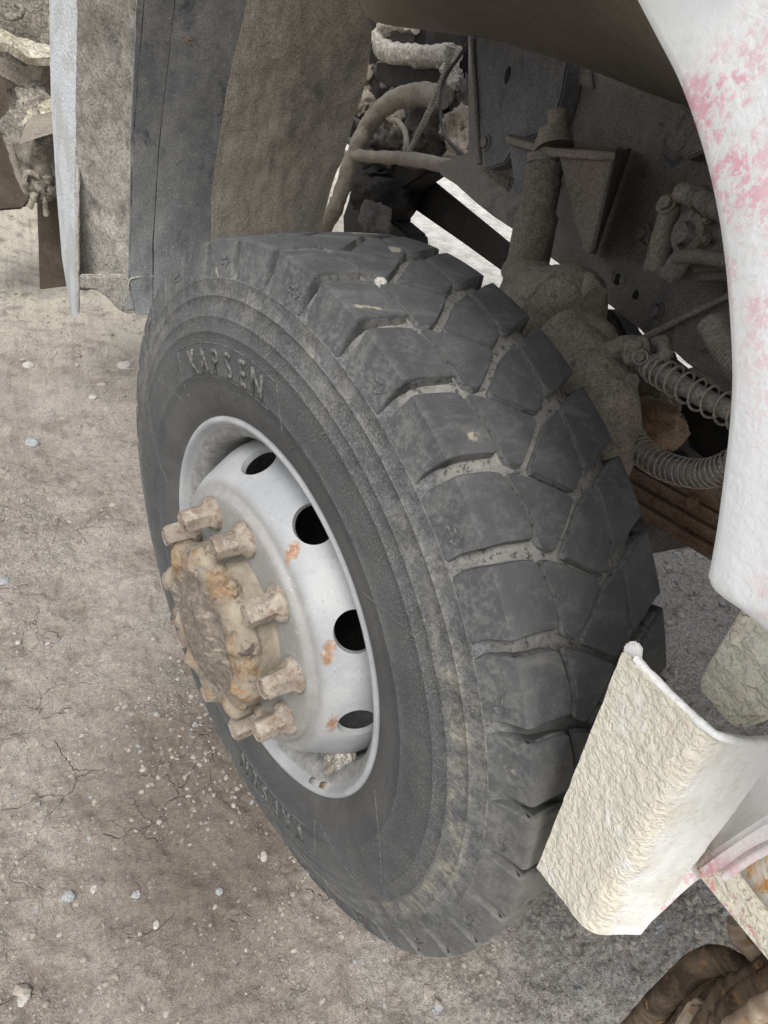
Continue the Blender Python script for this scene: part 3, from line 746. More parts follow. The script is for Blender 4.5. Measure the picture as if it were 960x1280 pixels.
# thin moulded lines round the name panel
def rib(th0, r0, th1, r1, n=10, w_=.0007):
    pts = [pol(R(th0 + (th1 - th0) * i / n), r0 + (r1 - r0) * i / n, sidez(r0 + (r1 - r0) * i / n)) for i in range(n + 1)]
    bm = bmesh.new(); tube_bm(bm, pts, w_, 5); return from_bm('moulded_rib', bm, M['letter'], tyre)
for base in (0, -180):
    for a_ in ((97, .345, 93, .412), (93, .412, 51, .412), (51, .412, 47, .345), (91, .366, 53, .366), (100, .345, 112, .43), (44, .345, 36, .43), (140, .33, 120, .435), (12, .34, 4, .43), (95, .35, 99, .335), (75, .352, 79, .335), (66, .352, 69, .338)):
        rib(a_[0] + base, a_[1], a_[2] + base, a_[3])
# --- rim (disc wheel)
N0, H0, RH, ZH = 87.05, 70.59, .2445, .1086
RUST = [tuple(pol(R(a_), .222, .147)) for a_ in (22, 2.5, -10, 40, -22)] + [tuple(pol(R(a_), .305, .128)) for a_ in (-86, -78)]
RUST = []
for (px, py) in ((366, 690), (411, 812), (414, 908), (432, 975), (401, 988)):
    d = Vector(ray(px, py).tolist()); C3 = Vector((0, 0, .505)); o3 = Vector(CO.tolist())
    t = ((C3 - o3).dot(A) + .143) / d.dot(A); q = o3 + d * t; RUST.append((q.x, q.y, q.z))
M['rim'] = rim_mat(); M['hub'] = hub_mat()
disc = [(.10, .160), (.125, .164), (.150, .164), (.178, .164), (.190, .1638), (.1965, .1625), (.2005, .1590), (.2025, .1545), (.206, .1525), (.2125, .1512), (.2185, .1485), (.2235, .1435), (.229, .1355), (.234, .1265), (.240, .1165), (.2465, .105), (.253, .092), (.258, .078), (.2615, .060), (.263, .040), (.263, .015)]
def disc_z(r):
    return float(np.interp(r, [a_[0] for a_ in disc[:-2]], [a_[1] for a_ in disc[:-2]]))
flange = [(.263, .012), (.2655, .012), (.266, .060), (.268, .090), (.273, .104), (.281, .111), (.288, .1165), (.2925, .1225), (.2955, .1275), (.2995, .1298), (.3035, .1292), (.3060, .1262), (.3062, .1225), (.3040, .1195), (.300, .117), (.289, .108), (.285, .10), (.280, -.10), (.300, -.125), (.306, -.126)]
# disc with ten real hand holes cut through it
bm = bmesh.new(); dp = []
for a_, b_ in zip(disc, disc[1:]): dp += [a_, ((a_[0] + b_[0]) / 2, (a_[1] + b_[1]) / 2)]
dp.append(disc[-1]); th_ = .010; back = []
for i, (r_, z_) in enumerate(dp):
    p_, n_ = dp[max(i - 1, 0)], dp[min(i + 1, len(dp) - 1)]; tx, tz = n_[0] - p_[0], n_[1] - p_[1]; l_ = math.hypot(tx, tz)
    back.append((r_ + tz / l_ * th_, z_ - tx / l_ * th_))
prof_ = dp + back[::-1]; nD = 240
ringsD = [[bm.verts.new(pol(2 * math.pi * i / nD, *q)) for q in prof_] for i in range(nD)]
for i in range(nD):
    a_, b_ = ringsD[i], ringsD[(i + 1) % nD]
    for j in range(len(prof_)): bm.faces.new((a_[j], b_[j], b_[(j + 1) % len(prof_)], a_[(j + 1) % len(prof_)]))
body = from_bm('disc', bm, None)
bm = bmesh.new()
for j in range(10):
    t = R(H0 - 36 * j); c_ = pol(t, RH, ZH); nrm_ = pol(t, .76, .65).normalized(); tan = Vector((-math.sin(t), math.cos(t), 0)); up_ = nrm_.cross(tan)
    lo_, hi_ = [], []
    for i in range(40):
        u_ = 2 * math.pi * i / 40; d_ = tan * math.cos(u_) * .0300 + up_ * math.sin(u_) * .0275
        lo_.append(bm.verts.new(c_ + d_ - nrm_ * .04)); hi_.append(bm.verts.new(c_ + d_ + nrm_ * .04))
    for i in range(40): bm.faces.new((lo_[i], lo_[(i + 1) % 40], hi_[(i + 1) % 40], hi_[i]))
    bm.faces.new(lo_[::-1]); bm.faces.new(hi_)
cutter = from_bm('cut', bm, None)
md = body.modifiers.new('b', 'BOOLEAN'); md.operation = 'DIFFERENCE'; md.solver = 'EXACT'; md.object = cutter
bpy.context.view_layer.update()
me_ = bpy.data.meshes.new_from_object(body.evaluated_get(bpy.context.evaluated_depsgraph_get()))
bpy.data.objects.remove(body); bpy.data.objects.remove(cutter)
bm = bmesh.new(); bm.from_mesh(me_); bpy.data.meshes.remove(me_)
lathe(bm, flange, 240)
rim = from_bm('rim', bm, M['rim'], truck, angle=45); rim.matrix_world = WM
tag(rim, 'pale grey steel wheel rim with round hand holes and rust spots')
# --- nuts
bm = bmesh.new()
def zc(bm, r0, r1, z0, z1, n_, tw=0):
    a_ = [bm.verts.new(pol(2 * math.pi * i / n_ + tw, r0, z0)) for i in range(n_)]; b_ = [bm.verts.new(pol(2 * math.pi * i / n_ + tw, r1, z1)) for i in range(n_)]
    for i in range(n_): bm.faces.new((a_[i], a_[(i + 1) % n_], b_[(i + 1) % n_], b_[i]))
    bm.faces.new(a_[::-1]); bm.faces.new(b_)
def nut_mesh(seed):
    bm = bmesh.new(); n_ = 48; prof = [(.0005, 0), (.0265, 0), (.0270, .004), (.0250, .0085), (.0205, .0125)]
    hexp = [(.0188, .0145), (.0183, .022), (.0180, .034), (.0180, .044), (.0173, .0485), (.0140, .0515), (.0125, .0500), (.0105, .0490), (.0100, .0515), (.0005, .0520)]
    rings = []
    for (r, z) in prof + hexp:
        ring = []
        for i in range(n_):
            th = 2 * math.pi * i / n_
            hx = math.cos(math.pi / 6) / math.cos(((th + .2 * seed) % (math.pi / 3)) - math.pi / 6)
            k_ = hx if (.010 < z < .049 and r > .015) else 1
            p = pol(th, r * k_, z); p += p.xy.to_3d() * .07 * noise.noise(p * 90 + Vector((seed * 9, 0, 0))) ; p.z += .0006 * noise.noise(p * 300)
            ring.append(bm.verts.new(p))
        rings.append(ring)
    for a_, b_ in zip(rings, rings[1:]):
        for i in range(n_): bm.faces.new((a_[i], a_[(i + 1) % n_], b_[(i + 1) % n_], b_[i]))
    return bm
nut_me = []
for s_ in range(3):
    o = from_bm('lug_nut', nut_mesh(s_), M['nut'], rim, angle=32); nut_me.append(o.data)
    if s_ < 3: o.matrix_local = Matrix.Translation(pol(R(N0 - 36 * s_), .1675, .1635))
for j in range(3, 10):
    o = link(bpy.data.objects.new('lug_nut', nut_me[j % 3]), rim); o.matrix_local = Matrix.Translation(pol(R(N0 - 36 * j), .1675, .1635)) @ Matrix.Rotation(j * 1.1, 4, 'Z')
# --- hub: drum with a knobbly rusted cap
def hubfn(th, r, z):
    p = pol(th, r, z); e = 0
    if z > .165 and r > .02: e = .0026 * noise.fractal(p * 22, .8, 2.1, 4) + .0014 * noise.fractal(p * 80, .8, 2.1, 4)
    # ears between the nuts at the front edge of the drum
    if z > .195 and r > .10: e += .009 * max(0, math.cos(10 * (th - R(N0)) + math.pi)) ** 1.5
    return r + e * (1 if r > .05 else 0), z + (e * .8 if z > .2 else 0)
bm = bmesh.new()
hp = [(.129, .155), (.1295, .163), (.129, .172), (.129, .182), (.1295, .192), (.1305, .199), (.1305, .205), (.128, .2125), (.122, .2190), (.113, .2235), (.104, .2255), (.097, .2255), (.092, .2235), (.084, .2230), (.074, .2245), (.066, .2280), (.060, .2325), (.050, .2355), (.038, .2370), (.024, .2375), (.010, .238), (.0005, .238)]
hp2 = []
for a_, b_ in zip(hp, hp[1:]):
    hp2.append(a_); hp2.append(((a_[0] + b_[0]) / 2, (a_[1] + b_[1]) / 2))
hp2.append(hp[-1])
lathe(bm, hp2, 200, hubfn)
hub = from_bm('hub', bm, M['hub'], rim); hub.matrix_parent_inverse = Matrix()
tag(hub, 'rusty mud-crusted hub drum in the middle of the ring of nuts')
bm = bmesh.new(); tube_bm(bm, [Vector((0, 0, 0)), Vector((0, 0, .0115)), Vector((0, 0, .013))], lambda t: .0135 if t < .9 else .0105, 6, .0)
hb = None
for j in range(8):
    if hb is None: o = from_bm('hub_bolt', bm, M['hub'], rim, angle=40); hb = o.data
    else: o = link(bpy.data.objects.new('hub_bolt', hb), rim)
    o.matrix_local = Matrix.Translation(pol(R(12 + 45 * j), .1115, .213)) @ Matrix.Rotation(j * .7, 4, 'Z')
# mud clods stuck on the hub edge
for j, (th, r, z, s_) in enumerate([(50, .122, .205, .014), (32, .124, .203, .016), (-4, .125, .206, .015), (-38, .124, .207, .017), (-60, .12, .212, .012), (150, .124, .21, .010), (205, .124, .208, .011), (255, .124, .207, .010)]):
    o = lump('mud_clod', pol(R(th), r, z), (s_, s_ * .9, s_ * .75), M['hub'], rim, .8, 45, 4, Matrix.Rotation(R(th), 3, 'Z')); o.matrix_parent_inverse = Matrix()
# valve / balance weights in the rim well and brake drum behind
for a_, c_ in ((-84, 'rim'), (-77, 'nut')):
    o = box('balance_weight', (0, 0, 0), (.010, .030, .016), M[c_], rim); o.matrix_local = Matrix.Translation(pol(R(a_), .2925, .117)) @ Matrix.Rotation(R(a_), 4, 'Z')
bm = bmesh.new(); tube_bm(bm, [pol(R(-70), .262, .07), pol(R(-72), .264, .10), pol(R(-73), .272, .122)], .006, 10)
from_bm('valve_stem', bm, M['mud_metal'], rim).matrix_parent_inverse = Matrix()
o = lump('mud_clod', pol(R(-76), .262, .085), (.03, .045, .02), M['mud_pale_or_lit'], rim, .5, 40, 4, Matrix.Rotation(R(-76), 3, 'Z')); o.matrix_parent_inverse = Matrix()
bm = bmesh.new(); lathe(bm, [(.02, .03), (.195, .03), (.208, .02), (.212, -.05), (.215, -.16), (.222, -.17), (.222, -.19), (.02, -.19)], 64)
drum = from_bm('brake_drum', bm, M['black'], truck, angle=40); drum.matrix_world = WM
# pebble in the tread
bpy.context.view_layer.update()
d = ray(476, 354); o3 = Vector(CO.tolist()); d = Vector(d.tolist()); Wi = WM.inverted(); oo, dd = Wi @ o3, (Wi.to_3x3() @ d)
a2, b2, c2 = dd.xy.dot(dd.xy), 2 * oo.xy.dot(dd.xy), oo.xy.dot(oo.xy) - .542 ** 2
t = (-b2 - math.sqrt(b2 * b2 - 4 * a2 * c2)) / (2 * a2); pb = o3 + d * t
bm = bmesh.new(); stone_shape(bm, (0, 0, 0), .0085, .6, 3, 3); o = from_bm('stone', bm, M['stone'], None); o.location = pb
o.rotation_euler = (R(-20), 0, 0); tag(o, 'white pebble wedged in a tread groove on top of the tyre', 'stone')

# ------------------------------------------------------------ wheel arch: front fender, close to the viewer on the right
FX = .02
lipF = [(770, -60), (795, -8), (822, 44), (850, 98), (872, 156), (889, 214), (901, 270), (909, 325), (914, 380), (917, 430), (918, 480), (914, 540), (907, 600), (899, 660), (891, 706)]
lip3 = [at(x, y, x=FX) for x, y in lipF]
low = [(888, 719), (896, 735), (925, 755), (960, 783), (1010, 822)]
low3 = [at(x, y, x=FX) for x, y in low]
bm = bmesh.new()
rows = []
L = spline(lip3, 4) + spline(low3, 4)
# outward side: each row runs from the lip edge to the outer border of the panel (z / y beyond frame)
def border(p, i, n):
    t = i / (n - 1)
    return Vector((FX + .012, 1.05, 1.72 - t * .55)) if t > .35 else Vector((FX + .012, .55 + .5 * t / .35, 1.85 - .37 * t * 0 - .13 * t / .35))
n = len(L)
for i, p in enumerate(L):
    q = border(p, i, n); row = []
    inner = (p - q).normalized()
    row.append(p + Vector((-.030, 0, 0)) - inner * .006)      # returned inner flange
    row.append(p + Vector((-.012, 0, 0)) - inner * .0005)
    row.append(p + Vector((-.003, 0, 0)) + inner * .0006)
    row.append(p + Vector((.0010, 0, 0)) - inner * .0015)
    row.append(p + Vector((.003, 0, 0)) - inner * .006)
    for t in (.04, .10, .2, .35, .55, .8, 1): row.append(p.lerp(q, t) + Vector((.003 + .010 * math.sin(math.pi * t), 0, 0)))
    rows.append(row)
fender = sheet('front_fender', rows, M['fender_paint'], truck, thick=.0015, angle=60)
tag(fender, 'white fender with faded red blotches at the right edge of the photo')
# arch roof: brown underside running in from the fender lip
lipx = spline([at(444, -2, x=-.30), at(800, -6, x=FX - .03)], 8)
A0 = [at(420, -60, x=-.25), at(600, -90, x=-.12), at(790, -40, x=-.03), at(830, 20, x=-.03), at(872, 135, x=-.03), at(905, 260, x=-.03)]
B0 = [at(444, -4, x=-.55), at(470, 28, x=-.55), at(590, 45, x=-.56), at(700, 76, x=-.56), at(838, 126, x=-.56), at(900, 148, x=-.56)]
rows = []
for s_ in range(9):
    rows.append([a_.lerp(b_, s_ / 8) + Vector((0, 0, .02 * math.sin(math.pi * s_ / 8))) for a_, b_ in zip(spline(A0, 4), spline(B0, 4))])
sheet('arch_roof', rows, M['brown_under'], truck, thick=-.004, rough=.002, rs=14)
# cab shell above, out of frame but shading the arch
plate('unseen_cab_floor', [(-.02, -.42, 1.50), (-.02, 1.15, 1.50), (-2.0, 1.15, 1.50), (-2.0, -.42, 1.50)], M['brown_under'], truck, .03, 0)
plate('unseen_cab_side', [(.03, -.95, 1.55), (.03, 1.15, 1.55), (.03, 1.15, 2.6), (.03, -.95, 2.6)], M['fender_paint'], truck, .03, 0)
plate('unseen_cab_back', [(.0, -.95, 1.52), (-2.0, -.95, 1.52), (-2.0, -.95, 2.6), (.0, -.95, 2.6)], M['fender_paint'], truck, .03, 0)
plate('unseen_cab_front', [(.0, 1.15, .75), (-2.0, 1.15, .75), (-2.0, 1.15, 2.6), (.0, 1.15, 2.6)], M['fender_paint'], truck, .03, 0)
rows = []
for i in range(15):
    y = -1.02 + 1.45 * i / 14; x = .31 - .27 * i / 14; zl = 1.36 + .06 * math.sin(math.pi * i / 14)
    rows.append([(x - .02, y, zl), (x, y, zl - .003), (x + .004, y, zl + .01), (x, y, 1.46), (x - .02, y, 1.56)])
sheet('arch_panel', rows, M['fender_paint'], truck, .004)
# ------------------------------------------------------------ rear liner of the arch
def ly(z): return -.80 + .30 * max(0, (z - .62) / .6) ** 2
def L_at(px, py, dy=0.0): return on(px, py, lambda p: p[1] - ly(p[2]) - dy)
ys_ = [-40, 0, 40, 80, 130, 180, 230, 280, 330, 365, 390]
def col(xs, dy): return [L_at(np.interp(y, *zip(*xs)) if False else float(np.interp(y, [q[1] for q in xs], [q[0] for q in xs])), y, dy) for y in ys_]
def strip(name, left, right, dl, dr, mat, n=10, ys=None, rough=.003, rs=18, th=.004, bulge=0, sub=1):
    rows = []
    yy = ys or ys_
    for y in yy:
        xl = float(np.interp(y, [q[1] for q in left], [q[0] for q in left])); xr = float(np.interp(y, [q[1] for q in right], [q[0] for q in right]))
        row = []
        for i in range(n + 1):
            t = i / n; row.append(L_at(xl + (xr - xl) * t, y, dl + (dr - dl) * t + bulge * math.sin(math.pi * t)))
        rows.append(row)
    return sheet(name, rows, mat, truck, thick=th, rough=rough, rs=rs, sub=sub, angle=50)
e0 = [(100, -40), (100, 0), (97, 200), (96, 362), (97, 392)]; e1 = [(176, -40), (170, 0), (163, 180), (160, 350), (157, 392)]
e2 = [(184, -40), (180, 0), (166, 180), (162, 350), (170, 392)]; e3 = [(222, -40), (219, 0), (199, 180), (192, 300), (192, 392)]
e4 = [(312, -40), (308, 0), (280, 130), (264, 240), (262, 340), (262, 392)]; 
e5 = [(440, -40), (447, 0), (466, 35), (459, 90), (437, 160), (418, 220), (402, 275), (398, 340), (396, 392)]
ya = [-40, 0, 30, 60, 90, 120, 150, 180, 210, 240, 270, 300, 330, 350, 362]
strip('liner_flange', e0, [(x_ + 8, y_) for x_, y_ in e1], -.10, -.004, M['liner_edge'], 8, ya, .006, 16, .006, 0, 3)
strip('liner_back', [(x_ - 4, y_) for x_, y_ in e2], [(x_ + 10, y_) for x_, y_ in e4], -.022, -.022, M['mud_dark'], 8, ya + [380], 0, 10, -.003)
E3 = [(x_ - 1.6, y_) for x_, y_ in e3]; E4 = [(x_ - 1.2, y_) for x_, y_ in e4]; E2 = [(x_ - 1.4, y_) for x_, y_ in e2]
strip('liner_rib', e1, E2, .0, .0, M['liner_blue'], 3, ya + [385], .002, 18, .006)
strip('liner_panel', e2, E3, .001, .002, M['liner_blue'], 6, ya + [380, 392], .0025, 14, .006)
strip('liner_panel', e3, E4, .004, .004, M['liner_blue'], 10, ya + [380, 388], .003, 10, .006, .004)
strip('liner_panel', e4, e5, .012, .018, M['liner'], 16, ya + [380, 388], .007, 12, .006, .008, 2)
# bottom lip piece of the liner folding forwards
plate('liner_foot', [L_at(x, y, .004) for x, y in ((100, 361), (120, 362), (134, 372), (146, 386), (158, 393), (175, 392), (190, 386), (200, 372), (198, 348), (150, 345), (100, 345))], M['liner_edge'], truck, .012, .003)
hexbolt('liner_bolt', L_at(236, 42, .006), (.0, 1, .25), .010, .007, M['nut'], truck)
for (x, y, r) in ((350, 60, .010), (445, 40, .008), (346, 55, .016)):
    lump('mud_spot', L_at(x, y, .016), (r, .003, r * 1.3), M['liner'], truck, .6, 60, 3)
# runs of dried mud drooping on the flange and the panel
for P, dl in (([(100, 98), (112, 101), (124, 118), (132, 134), (138, 142)], (-.095, -.04)), ([(98, 287), (112, 288), (122, 300), (132, 316)], (-.095, -.045)),
              ([(163, 372), (161, 355), (168, 347), (205, 345)], (.006, .008)), ([(405, 30), (395, 70), (380, 110), (368, 160), (356, 215)], (.020, .019)), ([(425, 22), (412, 24), (404, 34)], (.020, .020))):
    m_ = len(P); tube('mud_run', [L_at(x, y, dl[0] + (dl[1] - dl[0]) * i / (m_ - 1)) for i, (x, y) in enumerate(P)], lambda t: .0022 * (1.1 - t * .5), M['liner_edge'], truck, 8, 6, .001, 90)
# rear fender edge: narrow white sheet seen almost edge on
fl = [(63, -40), (64, 0), (66, 120), (72, 230), (80, 320), (88, 375), (93, 398)]; fr = [(105, -40), (104, 0), (99, 120), (96, 230), (96, 320), (97, 375), (96, 399)]
rows = []
for y in (-40, 0, 40, 80, 120, 160, 200, 240, 280, 320, 350, 375, 390, 398):
    xl = float(np.interp(y, [q[1] for q in fl], [q[0] for q in fl])); xr = float(np.interp(y, [q[1] for q in fr], [q[0] for q in fr]))
    rows.append([at(xl + (xr - xl) * t, y, y=-1.02 + .20 * t + .02 * math.sin(math.pi * t)) for t in (0, .08, .2, .35, .5, .65, .78, .84, .92, 1)])
o = sheet('rear_fender', rows, M['fender_plain'], truck, thick=.004, rough=.0015, rs=30, angle=60)
tag(o, 'dusty white rear edge of the wheel arch, tapering to a point')
tube('fender_seal', [at(float(np.interp(y, [q[1] for q in fr], [q[0] for q in fr])) + 1, y, y=-.815) for y in (-40, 40, 120, 200, 280, 340, 392)], .0035, M['liner_edge'], truck, 8, 8, .002, 60)

# ------------------------------------------------------------ chassis rail and what hangs on it
RX = -.60
railpx = [(585, 40), (850, 120), (960, 180), (1010, 300), (1010, 560), (940, 510), (918, 495), (895, 481), (872, 464), (856, 452), (842, 439), (826, 434), (812, 424), (800, 412), (775, 392), (740, 364), (712, 340), (688, 322), (650, 294), (640, 286), (617, 271), (593, 252), (570, 231), (550, 218), (548, 205), (585, 190)]
o = plate('frame_rail', [at(x, y, x=RX) for x, y in railpx], M['rail'], truck, .010, .0015)
tag(o, 'dark dusty side rail of the chassis above the axle')
# lower flange ridge and welded seam plates on the rail
cyl('seam', at(806, 421, x=RX + .012), at(925, 362, x=RX + .020), .006, .005, M['wire'], truck, 10, .001)
plate('rail_plate', [at(x, y, x=RX + .012) for x, y in ((694, 60), (735, 75), (740, 112), (690, 92))], M['rail'], truck, .006, .002)
for x, y, r in ((757, 345, .011), (772, 350, .012)): hexbolt('rivet', at(x + 8, y, x=RX + .001), (1, 0, 0), r * .7, .004, M['rail'], truck)
for x, y, r in ((772, 349, .011), (795, 369, .009)): lump('rail_hole', at(x, y, x=RX - .001), (.003, r, r), M['black'], truck, .2, 60, 3)
hexbolt('rail_bolt', at(822, 388, x=RX), (1, 0, 0), .012, .012, M['rail'], truck)
hexbolt('rail_bolt', at(881, 430, x=RX), (1, 0, 0), .012, .012, M['mud_metal'], truck)
hexbolt('rail_bolt', at(827, 163, x=RX + .02), (1, 0, 0), .011, .012, M['rail'], truck)
hexbolt('rail_bolt', at(859, 178, x=RX + .02), (1, 0, 0), .011, .012, M['rail'], truck)
o = plate('bracket', [at(x, y, x=RX + .03) for x, y in ((812, 172), (850, 130), (905, 175), (858, 200))], M['rail'], truck, .028, .003)
# blue-grey channel bracket standing on the rail
o = plate('channel_bracket', [at(x, y, x=RX + .045) for x, y in ((586, 40), (712, 62), (702, 120), (688, 165), (648, 176), (630, 205), (606, 212), (600, 160), (592, 100))], M['rail_blue'], truck, .045, .004)
lump('drain_hole', at(634, 94, x=RX + .046), (.002, .010, .016), M['black'], truck, .4, 60, 3)
cyl('bracket_edge', at(590, 50, x=RX + .05), at(600, 205, x=RX + .05), .006, .006, M['rail'], truck, 8, .001)
hexbolt('bracket_bolt', at(608, 178, x=RX + .046), (1, 0, 0), .013, .010, M['rail'], truck)
# shock absorber
SX = -.46
st_, sm_, sb_ = at(683, 200, x=SX), at(672, 262, x=SX), at(656, 350, x=SX)
o = tube('shock_absorber', [st_, sm_, sb_], lambda t: .031 if t < .06 else (.0335 if t < .55 else .0395), M['shock'], truck, 32, 20, .002, 50)
tag(o, 'thick brown shock absorber tube standing above the axle')
cyl('shock_collar', at(684, 192, x=SX), at(683, 203, x=SX), .034, .033, M['mud_metal'], truck, 24, .002)
o = plate('shock_bracket', [at(632, 170, x=SX - .05), at(690, 186, x=SX + .03), at(770, 190, x=SX + .03), at(775, 184, x=-.60), at(640, 166, x=-.60)], M['mud_metal'], truck, .012, .002)
cyl('bushing', at(694, 184, x=SX - .01), at(694, 171, x=SX - .01), .035, .032, M['mud_metal'], truck, 24, .003)
cyl('bushing', at(692, 172, x=SX - .01), at(692, 161, x=SX - .01), .029, .027, M['mud_metal'], truck, 24, .003)
cyl('shock_stud', at(696, 160, x=SX - .01), at(697, 138, x=SX - .01), .017, .016, M['mud_metal'], truck, 20, .002)
o = plate('gusset', [at(x, y, x=SX + .02) for x, y in ((697, 190), (768, 191), (764, 205), (740, 312), (735, 317), (729, 313))], M['brown_under'], truck, .006, .001)
tag(o, 'pale triangular gusset plate beside the shock absorber')
plate('gusset_web', [at(768, 191, x=SX + .02), at(738, 316, x=SX + .02), at(745, 318, x=-.595), at(790, 185, x=-.595)], M['rail'], truck, .005, .001)
plate('gusset', [at(x, y, x=SX - .06) for x, y in ((634, 172), (668, 190), (664, 232), (652, 246), (645, 240))], M['rail_blue'], truck, .006, .001)
cyl('shock_eye', at(648, 344, x=SX + .045), at(640, 338, x=SX - .05), .022, .022, M['mud_metal'], truck, 20, .003)
# steering gear lumps on the rail
G = [(-.50, 842, 262, .055, .050, .036), (-.50, 862, 245, .04, .055, .03)]
o = plate('steering_gear', [at(x, y, x=-.50) for x, y in ((826, 266), (838, 240), (866, 232), (894, 250), (930, 280), (930, 330), (905, 347), (852, 352), (824, 338))], M['rail'], truck, .085, .012, angle=60)
tag(o, 'dusty steering gear housing bolted to the chassis rail')
cyl('gear_cover', at(872, 292, x=-.505), at(872, 292, x=-.505) + Vector((.022, 0, 0)), .032, .029, M['mud_metal'], truck, 28, .0015)
cyl('gear_cover', at(872, 292, x=-.505) + Vector((.02, 0, 0)), at(872, 292, x=-.505) + Vector((.036, 0, 0)), .017, .014, M['rail'], truck, 20, .001)
for a_ in range(6):
    hexbolt('cover_bolt', at(872, 292, x=-.495) + Vector((.008, .027 * math.cos(a_ * 1.047), .027 * math.sin(a_ * 1.047))), (1, 0, 0), .005, .007, M['mud_metal'], truck)
cyl('gear_arm', at(838, 258, x=-.492), at(820, 338, x=-.492), .015, .019, M['mud_metal'], truck, 20, .002)
cyl('gear_arm', at(858, 312, x=-.480), at(836, 346, x=-.480), .014, .017, M['rail'], truck, 20, .002)
hexbolt('gear_bolt', at(833, 256, x=-.482), (1, .2, .5), .011, .012, M['mud_metal'], truck)
tube('gear_pipe', [at(850, 240, x=-.47), at(872, 246, x=-.47), at(900, 262, x=-.47), at(940, 286, x=-.47)], .014, M['mud_metal'], truck, 18, 8, .001, 60)
for x, y in ((868, 245), (886, 254)): coil('pipe_nut', [at(x, y, x=-.47), at(x + 7, y + 4, x=-.47)], .014, .003, 3, M['rail'], truck)
tube('banjo_pipe', [at(846, 322, x=-.47), at(872, 320, x=-.47), at(905, 326, x=-.47), at(940, 330, x=-.47)], .010, M['mud_metal'], truck, 14, 8, .001, 50)
hexbolt('gear_bolt', at(806, 292, x=-.585), (1, 0, 0), .012, .016, M['rail'], truck)
hexbolt('gear_bolt', at(806, 310, x=-.585), (1, 0, 0), .011, .014, M['mud_metal'], truck)
# ------------------------------------------------------------ axle end and brake chamber behind the tyre
o = tube('brake_chamber', [at(655, 385, x=-.44), at(672, 388, x=-.42), at(690, 394, x=-.40), at(705, 402, x=-.39)], lambda t: .060 + .016 * math.sin(t * 2.2) - (.02 if t > .9 else 0), M['cast'], truck, 40, 10, .004, 18)
bm = bmesh.new()
tag(o, 'rounded mud-caked casting right behind the tyre')
lump('axle_end', at(692, 408, x=-.41), (.082, .074, .102), M['cast'], truck, .07, 12, 5, None, .8)
lump('steering_knuckle', at(722, 462, x=-.36), (.05, .055, .085), M['cast'], truck, .08, 14, 5, None, .8)
lump('axle_end', at(668, 368, x=-.42), (.055, .065, .055), M['cast'], truck, .10, 14, 5, None, .8)
tube('steering_knuckle', [at(706, 430, x=-.34), at(735, 462, x=-.33), at(756, 505, x=-.31), at(762, 550, x=-.30), at(752, 600, x=-.29)], lambda t: .056 - .024 * t, M['cast'], truck, 28, 8, .005, 16)
tube('steering_arm', [at(700, 350, x=-.42), at(722, 352, x=-.42), at(744, 372, x=-.42)], .022, M['cast'], truck, 18, 6, .005, 40)
plate('tie_rod_end', [at(x, y, x=-.68) for x, y in ((743, 386), (762, 387), (772, 398), (777, 411), (787, 424), (797, 425), (808, 418), (826, 446), (830, 560), (740, 470), (715, 400))], M['black'], truck, .05, .006)
plate('dark_backing', [at(x, y, x=-.78) for x, y in ((812, 440), (826, 449), (843, 463), (856, 462), (868, 464), (930, 500), (1010, 560), (1010, 720), (900, 640), (770, 590), (770, 440))], M['black'], truck, .05, .004)  # black sheet added behind the hoses to keep that area dark
# air fittings
VX = -.33
tube('air_fitting', [at(738, 452, x=VX), at(760, 442, x=VX), at(785, 434, x=VX), at(800, 437, x=VX)], .0155, M['mud_metal'], truck, 18, 6, .003, 70)
hexbolt('fitting_nut', at(742, 452, x=VX + .012), (.5, .5, .5), .012, .016, M['mud_metal'], truck)
lump('fitting_cap', at(796, 438, x=VX + .004), (.018, .018, .017), M['mud_metal'], truck, .3, 60, 4)
tube('air_fitting', [at(762, 450, x=VX), at(768, 478, x=VX), at(772, 500, x=VX)], .0165, M['mud_metal'], truck, 8, 6, .002, 70)
tube('air_fitting', [at(773, 498, x=VX), at(780, 520, x=VX), at(788, 540, x=VX)], .0135, M['mud_metal'], truck, 18, 6, .002, 70)
cyl('bleed_screw', at(770, 476, x=VX), at(790, 476, x=VX + .01), .008, .010, M['mud_metal'], truck, 12, .002)
coil('ring_clip', [at(800, 446, x=VX + .012), at(801, 447, x=VX + .015)], .009, .0015, 1, M['wire'], truck, 6, 24)
tube('air_fitting', [at(803, 442, x=VX - .01), at(826, 428, x=VX - .03), at(832, 440, x=VX - .02), at(826, 455, x=VX - .01)], .010, M['mud_metal'], truck, 14, 8, .003, 60)
# upper hose with its loose spring
h1 = [at(800, 447, x=VX - .01), at(818, 460, x=VX - .01), at(840, 474, x=VX - .01), at(880, 497, x=VX - .01), at(925, 520, x=VX - .01), at(990, 560, x=VX - .02)]
o = tube('brake_hose', h1, lambda t: .0155 if t < .22 else .0115, M['hose'], truck, 18, 10, .0012, 90)
tag(o, 'upper dusty brake hose inside a loose wire spring')
coil('hose_spring', [at(818, 460, x=VX - .01), at(840, 474, x=VX - .01), at(880, 497, x=VX - .01), at(925, 520, x=VX - .01), at(960, 540, x=VX - .01)], .0185, .0017, 11, M['wire'], truck)
coil('hose_clamp', [at(812, 456, x=VX - .01), at(822, 463, x=VX - .01)], .0165, .0016, 3, M['wire'], truck)
